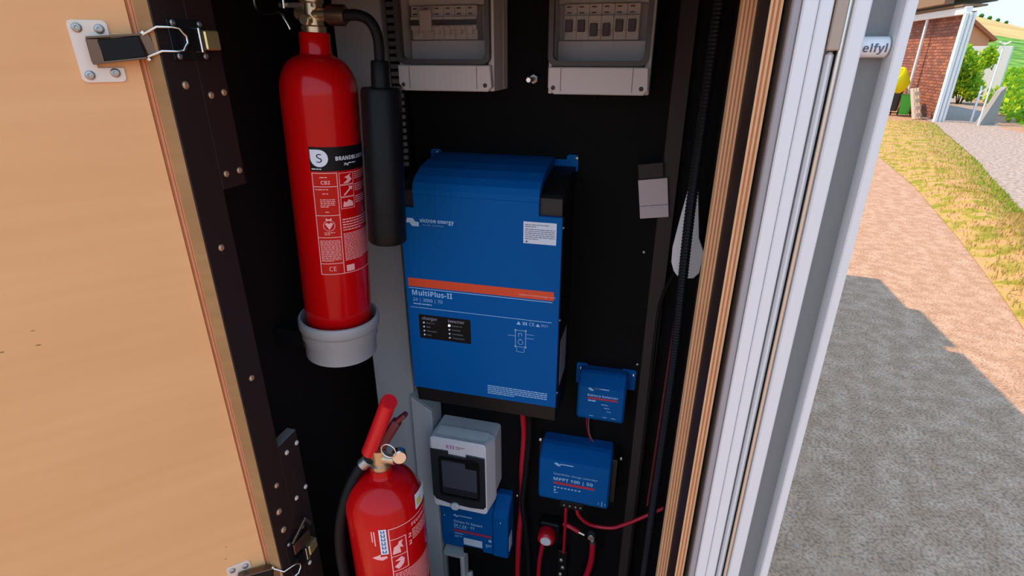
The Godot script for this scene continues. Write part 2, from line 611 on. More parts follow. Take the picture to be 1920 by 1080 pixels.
# ------------------------------------------------------------------ camera, sky, sun
func light_and_camera() -> void:
	var cam := Camera3D.new()
	cam.name = "camera"
	cam.position = Vector3(0, 1.7, 1.0)
	cam.rotation_order = EULER_ORDER_YXZ
	cam.rotation_degrees = Vector3(-23.3, 14.7, 0)
	cam.fov = rad_to_deg(2.0 * atan(540.0 / 1015.0))
	cam.near = 0.02
	cam.far = 2000.0
	add_child(cam)
	cam.current = true
	var e := Environment.new()
	e.tonemap_mode = Environment.TONE_MAPPER_LINEAR
	e.tonemap_exposure = 1.5
	e.background_mode = Environment.BG_SKY
	var sm := ProceduralSkyMaterial.new()
	sm.sky_top_color = c8(160, 198, 236)
	sm.sky_horizon_color = c8(184, 212, 238)
	sm.sky_curve = 0.2
	sm.sky_energy_multiplier = 1.0
	sm.energy_multiplier = 1.32
	sm.ground_horizon_color = c8(190, 176, 150)
	sm.ground_bottom_color = c8(170, 140, 115)
	sm.sun_angle_max = 1.0
	var sky := Sky.new()
	sky.sky_material = sm
	e.sky = sky
	e.sdfgi_enabled = true
	e.ssao_enabled = true
	e.ssil_enabled = true
	var we := WorldEnvironment.new()
	we.environment = e
	add_child(we)
	var sun := DirectionalLight3D.new()
	sun.name = "sun"
	sun.light_color = Color(1.0, 0.86, 0.68)
	sun.light_energy = 1.15
	sun.light_angular_distance = 0.53
	sun.shadow_enabled = true
	add_child(sun)
	var to_sun := Vector3(-0.742, 1.0, -0.1)
	sun.look_at_from_position(to_sun * 10.0, Vector3.ZERO)

# ------------------------------------------------------------------ setting
const Z0 := 0.0          # front of the equipment board

func ply_front(called: String, x0: float, x1: float, zf: float, zb: float, plies: int, label: String) -> void:
	# upright of plywood whose cut front edge shows its plies
	var t := thing(called, "", "", Vector3((x0 + x1) / 2, 0.28, zf))
	tag(t, label, "", "", "structure")
	var light := ST()
	var dark := ST()
	var w := (x1 - x0) / plies
	for i in plies:
		box(light if i % 2 == 0 else dark, Vector3(x0 + w * i, 0.28, zb), Vector3(x0 + w * (i + 1), 2.16, zf - (0.0 if i % 2 == 0 else 0.0006)))
	part(t, "pale_plies", light, M.ply_light)
	part(t, "dark_plies", dark, M.ply_dark)

func setting() -> void:
	# equipment board and cabinet walls
	structure("wall_back", bx(-0.66, 0.16, 0.25, 2.2, -0.02, 0.0), M.black_wall, "black board at the back of the cupboard")
	structure("wall_left", bx(-0.66, -0.635, 0.25, 2.2, 0.0, 0.47), M.side_wall, "dark inner side wall behind the red cylinders")
	structure("wall_right", bx(0.115, 0.14, 0.25, 2.2, 0.0, 0.46), M.side_wall, "dark inner side wall beside the door frame")
	structure("ceiling", bx(-0.66, 0.2, 2.2, 2.23, -0.02, 0.47), M.side_wall)
	structure("floor", bx(-0.66, 0.2, 0.22, 0.25, -0.02, 0.47), M.side_wall)
	structure("wall_front", bx(-0.66, 0.2, 1.795, 2.2, 0.44, 0.475), M.side_wall, "dark lintel over the cupboard opening")
	# left upright, its raw front edge and the joint plates behind it
	var up := thing("trim_1", "", "", Vector3(-0.545, 0.28, 0.455))
	tag(up, "dark upright with raw plywood edge beside the birch door", "", "", "structure")
	part(up, "film_face", bx(-0.5325, -0.53, 0.25, 2.2, 0.432, 0.478), M.film)
	part(up, "core", bx(-0.5515, -0.5325, 0.25, 2.2, 0.432, 0.478), M.ply_edge)
	var veneer := ST()
	for i in 3:
		box(veneer, Vector3(-0.5655 + i * 0.0048, 0.25, 0.432), Vector3(-0.5655 + i * 0.0048 + 0.0038, 2.2, 0.476))
	part(up, "outer_plies", veneer, M.ply_dark)
	for s in [[1.668, 0.455], [1.472, 0.456], [1.274, 0.454], [1.073, 0.452], [1.025, 0.459], [0.985, 0.458]]:
		screw(up, Vector3(-0.53, s[0], s[1]), Vector3.RIGHT, 0.0045 if s[0] > 1.05 else 0.0055, M.screw_brown)
	var b1 := thing("trim_2", "", "", Vector3(-0.539, 1.541, 0.41))
	tag(b1, "upper dark joint plate with four screws behind the upright", "", "", "structure")
	part(b1, "plate", bx(-0.548, -0.5305, 1.541, 2.2, 0.388, 0.4312, 0.0008), M.film)
	for s in [[1.655, 0.419], [1.657, 0.397], [1.56, 0.421], [1.56, 0.397]]:
		screw(b1, Vector3(-0.5305, s[0], s[1]), Vector3.RIGHT, 0.0042, M.screw_brown)
	var b2 := thing("trim_3", "", "", Vector3(-0.539, 0.25, 0.41))
	tag(b2, "lower dark joint plate with pale sawn top end", "", "", "structure")
	part(b2, "plate", bx(-0.548, -0.5305, 0.25, 1.131, 0.385, 0.4312, 0.0008), M.film)
	part(b2, "sawn_end", bx(-0.5475, -0.531, 1.131, 1.1316, 0.3857, 0.4305), M.film_cut)
	for s in [[1.109, 0.416], [1.108, 0.39], [1.012, 0.415], [1.013, 0.389], [0.86, 0.415]]:
		screw(b2, Vector3(-0.5305, s[0], s[1]), Vector3.RIGHT, 0.0042, M.zinc)
	# right: two plywood uprights, then the metal door frame
	ply_front("trim_4", 0.0672, 0.0802, 0.365, 0.34, 7, "dull plywood upright next to the dark cable bay")
	ply_front("trim_5", 0.0772, 0.0868, 0.47, 0.43, 5, "bright orange plywood upright with striped edge by metal frame")
	structure("trim_9", bx(0.0768, 0.0771, 0.25, 2.16, 0.402, 0.469), M.film, "thin dark sheet added to darken the side of the bright plywood upright")  # added sheet; its dark colour puts shade on the upright's side
	structure("trim_8", bx(0.0803, 0.0869, 0.25, 2.2, 0.34, 0.40), M.film, "dark strip added as shade between the two plywood uprights")  # dark colour stands in for shade on the recessed plies
	structure("trim_6", bx(0.0870, 0.14, 0.25, 2.2, 0.35, 0.42), M.side_wall, "dark filler strip between plywood and metal frame")
	structure("trim_7", bx(0.013, 0.041, 0.25, 2.2, 0.0, 0.014, 0.001), M.brown_batten, "brown batten up the right edge of the black board")
	# metal frame: profile in x, z swept up
	var k := 0.50 / 0.55
	var fr := thing("door_1", "", "", Vector3(0.14, 0.2, 0.48))
	tag(fr, "pale aluminium door frame of the trailer with grooves", "", "", "structure")
	part(fr, "inner_return", bx(0.0893, 0.0955, 0.2, 2.26, 0.489, 0.4975, 0.001), M.alu_edge)
	part(fr, "front_face", bx(0.0957, 0.1068, 0.2, 2.26, 0.42, 0.5, 0.0012), M.alu)
	part(fr, "front_face", bx(0.1072, 0.117, 0.2, 2.26, 0.42, 0.5, 0.0012), M.alu)
	part(fr, "groove", bx(0.117, 0.131, 0.2, 2.26, 0.42, 0.487), M.alu_edge)
	part(fr, "seal_strip", bx(0.1205, 0.1262, 0.2, 1.702, 0.487, 0.4935, 0.002), M.alu)
	part(fr, "seal_block", bx(0.119, 0.128, 1.703, 2.26, 0.487, 0.497, 0.001), M.seal_beige)
	var rod_ := ST()
	rod(rod_, Vector3(0.1292, 0.2, 0.494), Vector3(0.1292, 2.26, 0.494), 0.0019, 10)
	part(fr, "chrome_bead", rod_, M.chrome)
	part(fr, "rubber_line", bx(0.1265, 0.1276, 0.2, 2.26, 0.487, 0.4905), M.black_rubber)
	part(fr, "stop_flange", bx(0.1312, 0.1425, 0.2, 2.26, 0.42, 0.5, 0.0012), M.alu)
	part(fr, "channel_back", bx(0.1425, 0.166, 0.2, 2.26, 0.42, 0.479), M.grey_panel)
	part(fr, "outer_flange", bx(0.1645, 0.1722, 0.2, 2.26, 0.30, 0.5, 0.0012), M.alu)
	# hinge barrel across the channel
	var hb := thing("hinge_barrel", "white plastic barrel with raised characters across the grey channel", "hinge", Vector3(0.153, 1.7055, 0.487))
	var hs := ST()
	rod(hs, Vector3(0.1425, 1.7055, 0.4865), Vector3(0.1635, 1.7055, 0.4865), 0.0075, 24, 0.001)
	part(hb, "barrel", hs, M.white_plastic)
	var ht := ST()
	var lt := finer(lettering("elfyl", 0.006, true, true), 0.001)
	for i in range(0, lt.size(), 3):
		var q := []
		var o := Vector3.ZERO
		for j in 3:
			var a: float = 0.5 - lt[i + j].y / 0.0076
			q.append(Vector3(0.153 + lt[i + j].x, 1.7055 - 0.0077 * sin(a), 0.4865 + 0.0077 * cos(a)))
			o += Vector3(0, -sin(a), cos(a))
		face(ht, q, o)
	part(hb, "raised_characters", ht, M.sticker_ink)
	# trailer body
	structure("wall_trailer_right", bx(0.1425, 0.18, 0.2, 2.26, -4.0, 0.42), M.trailer_skin, "outer right side of the trailer")
	structure("wall_trailer_left", bx(-1.9, -1.86, 0.2, 2.26, -4.0, 0.45), M.trailer_skin)
	structure("wall_trailer_far", bx(-1.86, 0.1425, 0.2, 2.26, -4.0, -3.96), M.trailer_skin)
	structure("wall_trailer_front", bx(-1.86, -0.56, 0.2, 2.26, 0.42, 0.432), M.side_wall)
	structure("ceiling_trailer", bx(-1.9, 0.18, 2.26, 2.3, -4.0, 0.5), M.trailer_skin)
	structure("floor_trailer", bx(-1.9, 0.18, 0.16, 0.2, -4.0, 0.5), M.black_metal)
	solo("roof_hatch", bx(-0.5, 0.16, 2.3, 2.44, -3.42, -2.85, 0.01), M.trailer_skin, "low pale hatch on the trailer roof, farther one", "hatch")
	solo("roof_hatch", bx(-0.5, 0.16, 2.3, 2.44, -2.78, -1.0, 0.01), M.trailer_skin, "long pale hatch on the trailer roof, nearer one", "hatch")

# ------------------------------------------------------------------ birch door and latches
const DU := Vector3(0.70711, 0, -0.70711)    # along the door towards its free edge
const DN := Vector3(0.70711, 0, 0.70711)
const DE := Vector3(-0.562, 0, 0.478)        # foot of the free edge

func dp(s: float, y: float, off: float) -> Vector3:
	return DE + DU * s + DN * off + Vector3(0, y, 0)

func birch_door() -> void:
	var t := thing("birch_door", "large pale birch plywood door panel standing open at an angle", "door", dp(-0.3, 0.25, 0))
	var keep := W
	W = Transform3D(Basis(DU, Vector3.UP, DN), DE)
	var st := ST()
	box(st, Vector3(-0.62, 0.25, -0.0022), Vector3(0, 2.2, 0), 0.0004)
	part(t, "face_veneer", st, M.birch)
	st = ST()
	box(st, Vector3(-0.62, 0.25, -0.015), Vector3(-0.0006, 2.2, -0.0022))
	part(t, "core", st, M.ply_edge)
	# knots and filled specks in the veneer
	for q in [[0.205, 1.385, 0.0022, 0.0011], [0.172, 1.385, 0.003, 0.0009], [0.172, 1.404, 0.0022, 0.0006], [0.047, 0.985, 0.0014, 0.0008], [0.052, 0.962, 0.0016, 0.0009]]:
		st = ST()
		var p := PackedVector2Array()
		for i in 10:
			p.append(Vector2(-q[0] + q[2] * cos(TAU * i / 10), q[1] + q[3] * sin(TAU * i / 10)))
		prism(st, p, 0.0, 0.00012)
		part(t, "knot", st, M.ply_edge)
	W = keep

func latch(y: float, yr: float, label: String, tall: float) -> void:
	var t := thing("toggle_latch", label, "latch", dp(-0.04, y, 0.0), "toggle latches on the birch door")
	var keep := W
	var fr := Transform3D(Basis(DU, Vector3.UP, DN), DE)
	W = fr
	var st := ST()
	# base plate: rounded, notched on the side of the lever
	var pl := PackedVector2Array()
	for c in [[-0.0505, y + 0.0255, 90.0, 180.0], [-0.0505, y - 0.0255, 180.0, 270.0]]:
		for i in 5:
			var a := deg_to_rad(lerpf(c[2], c[3], i / 4.0))
			pl.append(Vector2(c[0] + 0.005 * cos(a), c[1] + 0.005 * sin(a)))
	for i in 5:
		var a := deg_to_rad(lerpf(270, 360, i / 4.0))
		pl.append(Vector2(-0.0205 + 0.005 * cos(a), y - 0.0255 + 0.005 * sin(a)))
	pl.append(Vector2(-0.0155, y - 0.0155)); pl.append(Vector2(-0.0385, y - 0.0155)); pl.append(Vector2(-0.0385, y + 0.0135)); pl.append(Vector2(-0.0205, y + 0.0135))
	for i in 5:
		var a := deg_to_rad(lerpf(0, 90, i / 4.0))
		pl.append(Vector2(-0.0255 + 0.005 * cos(a), y + 0.0255 + 0.005 * sin(a)))
	prism(st, pl, 0.0, 0.0022, 0.0006)
	part(t, "base_plate", st, M.zinc)
	W = keep
	for q in [[-0.0475, 0.023], [-0.0285, 0.022], [-0.0475, -0.023], [-0.0245, -0.021]]:
		screw(t, dp(q[0], y + q[1], 0.0022), DN, 0.0048, M.steel)
	# side cheeks, lever and its dark cover
	var v := yr - y
	var a0 := dp(-0.041, y + 0.001, 0.008)
	var a1 := dp(0.009, y + v * 0.45, 0.0115)
	st = ST()
	bar(st, a0 + Vector3(0, 0.0125, 0), a1 + Vector3(0, 0.0115, 0), 0.0022, 0.011, 0.0004)
	bar(st, a0 - Vector3(0, 0.0125, 0), a1 - Vector3(0, 0.0115, 0), 0.0022, 0.011, 0.0004)
	bar(st, a0 - DU * 0.001, a0 + DU * 0.011, 0.024, 0.010, 0.001)
	part(t, "lever_frame", st, M.dark_steel)
	st = ST()
	bar(st, a0 + DU * 0.010 + DN * 0.004, a1 - DU * 0.002 + DN * 0.0035, 0.021, 0.0035, 0.0008)
	part(t, "lever_cover", st, M.black_plastic)
	# pivot block and bail of wire
	var k0 := Vector3(-0.5215, yr, 0.466)
	st = ST()
	bar(st, a1, a1.lerp(k0, 0.35), 0.022, 0.007, 0.0008)
	part(t, "pivot_block", st, M.dark_steel)
	st = ST()
	for s in [-1.0, 1.0]:
		rod(st, a1 + Vector3(0, 0.012 * s, 0) + DN * 0.003, a1 - Vector3(0, -0.014 * s, 0) + DN * 0.003 + DU * 0.002, 0.0022, 10)
		rod(st, a1.lerp(k0, 0.45) + Vector3(0, 0.009 * s, 0) + DN * 0.002, a1.lerp(k0, 0.45) + Vector3(0, 0.0135 * s, 0) + DN * 0.002, 0.0024, 10)
	part(t, "pivot_pins", st, M.chrome)
	st = ST()
	var wire := PackedVector3Array([a1 + Vector3(0, 0.0108, 0) + DN * 0.003])
	for q in [[-0.5262, 0.0118, 0.4795], [-0.5195, 0.012, 0.4665], [-0.5165, 0.0112, 0.4605], [-0.5155, 0.006, 0.4565], [-0.5155, 0.0035, 0.4535], [-0.5155, -0.0035, 0.4535], [-0.5155, -0.006, 0.4565], [-0.5165, -0.0112, 0.4605], [-0.5195, -0.012, 0.4665], [-0.5262, -0.0118, 0.4795]]:
		wire.append(Vector3(q[0], yr + q[1], q[2]))
	wire.append(a1 - Vector3(0, 0.0108, 0) + DN * 0.003)
	tube(st, wire, 0.0014, 8)
	part(t, "wire_bail", st, M.chrome)
	# keeper on the dark upright
	st = ST()
	box(st, Vector3(-0.53, yr - 0.021 - tall * 0.3, 0.41), Vector3(-0.5278, yr + 0.021 + tall, 0.463), 0.0005)
	part(t, "keeper_plate", st, M.black_metal)
	st = ST()
	box(st, Vector3(-0.5278, yr - 0.0115, 0.4325), Vector3(-0.519, yr + 0.0115, 0.4535), 0.001)
	part(t, "keeper_body", st, M.black_plastic)
	st = ST()
	box(st, Vector3(-0.5278, yr - 0.0135, 0.4275), Vector3(-0.517, yr + 0.0135, 0.4325), 0.001)
	part(t, "keeper_hook", st, M.chrome)
	st = ST()
	box(st, Vector3(-0.5278, yr - 0.0105, 0.403), Vector3(-0.5155, yr + 0.0105, 0.4255), 0.0015)
	part(t, "brass_clip", st, M.gold)
	for q in [[0.017 + tall, 0.456], [0.017 + tall, 0.4175], [-0.017 - tall * 0.3, 0.456], [-0.017 - tall * 0.3, 0.4175]]:
		screw(t, Vector3(-0.5278, yr + q[0], q[1]), Vector3.RIGHT, 0.0036, M.steel)
	if tall > 0.01:
		st = ST()
		bar(st, Vector3(-0.524, yr + 0.045, 0.452), Vector3(-0.516, yr + 0.072, 0.422), 0.005, 0.004, 0.0008)
		bar(st, Vector3(-0.516, yr + 0.072, 0.422), Vector3(-0.524, yr + 0.04, 0.402), 0.006, 0.004, 0.0008)
		bar(st, Vector3(-0.524, yr + 0.03, 0.452), Vector3(-0.518, yr + 0.03, 0.415), 0.022, 0.004, 0.001)
		part(t, "striker_bracket", st, M.dark_steel)

# ------------------------------------------------------------------ fire extinguishers
func arc(cx: float, cy: float, rx: float, ry: float, d0: float, d1: float, n: int) -> Array:
	var p := []
	for i in n + 1:
		var a := deg_to_rad(lerpf(d0, d1, float(i) / n))
		p.append(Vector2(cx + rx * cos(a), cy + ry * sin(a)))
	return p

func co2_extinguisher() -> void:
	var base := Vector3(-0.5135, 1.17, 0.255)
	var t := thing("fire_extinguisher", "tall slim red extinguisher with black discharge horn, upright in grey cup", "extinguisher", base)
	var keep := W
	W = Transform3D(Basis(Vector3(0, 0, 1), deg_to_rad(-3.05)), base)
	var R := 0.0553
	var st := ST()
	var pr := [Vector2(0, 0.0505), Vector2(0.048, 0.0505), Vector2(R, 0.06), Vector2(R, 0.478)]
	pr.append_array(arc(0.0215, 0.478, R - 0.0215, 0.052, 8, 82, 9))
	pr.append_array([Vector2(0.0225, 0.532), Vector2(0.0215, 0.538), Vector2(0.0212, 0.558), Vector2(0.0195, 0.56), Vector2(0, 0.56)])
	lathe(st, pr, 48)
	part(t, "cylinder", st, M.red_paint)
	# valve
	st = ST()
	lathe(st, [Vector2(0, 0.56), Vector2(0.0175, 0.56), Vector2(0.0175, 0.567), Vector2(0.0145, 0.569), Vector2(0.0145, 0.596), Vector2(0.0165, 0.598), Vector2(0.0165, 0.606), Vector2(0, 0.606)], 8)
	rod(st, Vector3(-0.022, 0.583, 0.004), Vector3(0.03, 0.583, 0.004), 0.0085, 12, 0.001)
	rod(st, Vector3(0.0, 0.575, 0.0), Vector3(0.0, 0.575, 0.023), 0.0075, 10, 0.001)
	part(t, "valve_body", st, M.brass)
	st = ST()
	rod(st, Vector3(0.026, 0.583, 0.004), Vector3(0.054, 0.583, 0.004), 0.0135, 6, 0.0015)
	part(t, "hose_nut", st, M.dark_steel)
	st = ST()
	bar(st, Vector3(-0.045, 0.592, 0.006), Vector3(0.01, 0.594, 0.006), 0.006, 0.012, 0.001)
	bar(st, Vector3(-0.062, 0.604, 0.004), Vector3(0.016, 0.606, 0.004), 0.004, 0.016, 0.001)
	part(t, "carry_handle", st, M.steel)
	st = ST()
	rod(st, Vector3(-0.035, 0.588, 0.014), Vector3(-0.035, 0.602, 0.014), 0.0025, 8)
	part(t, "safety_pin", st, M.chrome)
	st = ST()
	tube(st, curve([Vector3(-0.083, 0.64, 0.012), Vector3(-0.082, 0.606, 0.014), Vector3(-0.078, 0.583, 0.015), Vector3(-0.06, 0.58, 0.015), Vector3(-0.042, 0.582, 0.015), Vector3(-0.034, 0.572, 0.014), Vector3(-0.03, 0.562, 0.012)], 5), 0.0022, 8)
	part(t, "wire_hook", st, M.chrome)
	st = ST()
	box(st, Vector3(-0.03, 0.608, -0.011), Vector3(0.022, 0.63, 0.017), 0.004)
	part(t, "red_lever", st, M.red_plastic)
	# hose and horn
	st = ST()
	tube(st, curve([Vector3(0.052, 0.583, 0.004), Vector3(0.072, 0.584, 0.004), Vector3(0.09, 0.577, 0.004), Vector3(0.1, 0.558, 0.004), Vector3(0.1015, 0.53, 0.004), Vector3(0.1015, 0.512, 0.004)], 6), 0.0073, 14)
	part(t, "hose", st, M.black_rubber)
	st = ST()
	W = W * Transform3D(Basis(), Vector3(0.1015, 0.265, 0.004))
	lathe(st, [Vector2(0.024, 0.004), Vector2(0.0275, 0.0), Vector2(0.0298, 0.003), Vector2(0.0295, 0.02), Vector2(0.0285, 0.224), Vector2(0.0265, 0.228), Vector2(0.0135, 0.229), Vector2(0.0125, 0.262), Vector2(0.011, 0.264), Vector2(0.0, 0.264)], 32)
	part(t, "discharge_horn", st, M.black_plastic)
	# label
	W = Transform3D(Basis(Vector3(0, 0, 1), deg_to_rad(-3.05)), base)
	var r1 := R + 0.0003
	var r2 := R + 0.0006
	st = ST()
	cpatch(st, r1, 10, 128, 0.3755, 0.4105)
	var band := part(t, "label_band", st, M.black_plastic)
	st = ST()
	var drop := PackedVector2Array([Vector2(-0.0125, 0.0125)])
	for i in 15:
		var a := deg_to_rad(lerpf(90, -180, i / 14.0))
		drop.append(Vector2(0.0125 * cos(a), 0.0125 * sin(a)))
	cpoly(st, drop, r2, 24, 0.3945)
	print_cyl(st, "BRANDBLUSSER", 0.0058, r2, 47.5, 0.391, true)
	print_cyl(st, "2kg", 0.0034, r2, 60, 0.3835, true)
	crows(st, r2, 68, 92, 0.3868, 0.0032, 1)
	crows(st, r2, 12, 36, 0.3798, 0.0032, 1)
	part(band, "band_print", st, M.print_white)
	st = ST()
	print_cyl(st, "S", 0.0125, R + 0.0009, 24, 0.3885, false, true)
	part(band, "band_letter", st, M.black_plastic)
	st = ST()
	cframe(st, r1, 11, 48, 0.2125, 0.3735, 0.0011)
	for y in [0.3525, 0.3085, 0.2735, 0.2305]:
		cpatch(st, r1, 11, 48, y, y + 0.0011)
	print_cyl(st, "CB2", 0.0055, r1, 30, 0.3565, true, true)
	crows(st, r1, 22, 40, 0.3675, 0.003, 1)
	crows(st, r1, 14, 46, 0.3495, 0.0028, 1)
	for q in [[24, 38, 0.343, 1], [20, 42, 0.334, 5], [26, 38, 0.315, 1]]:
		crows(st, r1, q[0], q[1], q[2], 0.0027, q[3])
	# approval crest: ring with a heart and a wave
	var o := PackedVector2Array()
	for i in 20:
		cpoly(st, PackedVector2Array([Vector2(0.0088 * cos(TAU * i / 20), 0.0088 * sin(TAU * i / 20)), Vector2(0.0088 * cos(TAU * (i + 1) / 20), 0.0088 * sin(TAU * (i + 1) / 20)), Vector2(0.008 * cos(TAU * (i + 1) / 20), 0.008 * sin(TAU * (i + 1) / 20)), Vector2(0.008 * cos(TAU * i / 20), 0.008 * sin(TAU * i / 20))]), r1, 30, 0.293)
	cpoly(st, PackedVector2Array([Vector2(-0.006, 0.003), Vector2(-0.003, 0.005), Vector2(0, 0.0025), Vector2(0.003, 0.005), Vector2(0.006, 0.003), Vector2(0, -0.0065)]), r1, 30, 0.293)
	cpoly(st, PackedVector2Array([Vector2(-0.004, 0.006), Vector2(0.004, 0.006), Vector2(0.0045, 0.0095), Vector2(0, 0.0075), Vector2(-0.0045, 0.0095)]), r1, 30, 0.2955)
	crows(st, r1, 22, 38, 0.2825, 0.0028, 2)
	crows(st, r1, 14, 45, 0.2695, 0.0021, 17)
	print_cyl(st, "CE", 0.0075, r1, 30, 0.2185, false, true)
	# pictograms in frames on the right
	for i in 3:
		cframe(st, r1, 50.5, 75, 0.3545 - i * 0.0185, 0.3725 - i * 0.0185, 0.0008)
	cpoly(st, PackedVector2Array([Vector2(-0.006, -0.007), Vector2(0.002, -0.001), Vector2(-0.004, 0.002), Vector2(0.008, 0.007), Vector2(0.005, 0.003), Vector2(0.009, -0.002), Vector2(0.002, -0.007)]), r1, 63, 0.3635)
	cpoly(st, PackedVector2Array([Vector2(-0.007, -0.006), Vector2(0.004, 0.004), Vector2(0.002, 0.007), Vector2(0.009, 0.006), Vector2(0.008, 0.0), Vector2(0.006, 0.002), Vector2(-0.005, -0.007)]), r1, 63, 0.345)
	cpoly(st, PackedVector2Array([Vector2(-0.009, -0.006), Vector2(-0.007, 0.003), Vector2(-0.003, 0.0), Vector2(0.001, 0.005), Vector2(0.008, 0.001), Vector2(0.009, -0.006)]), r1, 63, 0.3265)
	for i in 3:
		crows(st, r1, 77, 118, 0.372 - i * 0.0185, 0.0031, 4)
	crows(st, r1, 51, 110, 0.302, 0.0042, 5)
	crows(st, r1, 51, 110, 0.279, 0.0021, 22)
	cpatch(st, r1, 48, 118, 0.2125, 0.2136)
	cpatch(st, r1, 52, 66, 0.2155, 0.226)
	part(t, "label_print", st, M.print_pink)
	W = keep
	# grey pipe collar that carries the cylinder
	var cup := thing("pipe_cup", "grey plastic pipe socket holding the slim extinguisher's foot", "bracket", Vector3(-0.5135, 1.17, 0.255))
	W = Transform3D(Basis(Vector3(0, 0, 1), deg_to_rad(-3.05)), base)
	st = ST()
	lathe(st, [Vector2(0, 0.04), Vector2(0.052, 0.04), Vector2(0.0605, 0.044), Vector2(0.0607, 0.073), Vector2(0.064, 0.08), Vector2(0.0642, 0.093), Vector2(0.0655, 0.096)], 56)
	part(cup, "socket", st, M.grey_pvc_cup)
	st = ST()
	lathe(st, [Vector2(0.0655, 0.0962), Vector2(0.068, 0.099), Vector2(0.068, 0.113), Vector2(0.0665, 0.1165), Vector2(0.0635, 0.117), Vector2(0.0615, 0.114), Vector2(0.0612, 0.09), Vector2(0.058, 0.09), Vector2(0.058, 0.05), Vector2(0, 0.05)], 56)
	part(cup, "rim", st, M.grey_pvc_cup)
	W = keep
	st = ST()
	box(st, Vector3(-0.635, 1.218, 0.235), Vector3(-0.573, 1.25, 0.275), 0.002)
	part(cup, "wall_arm", st, M.black_metal)

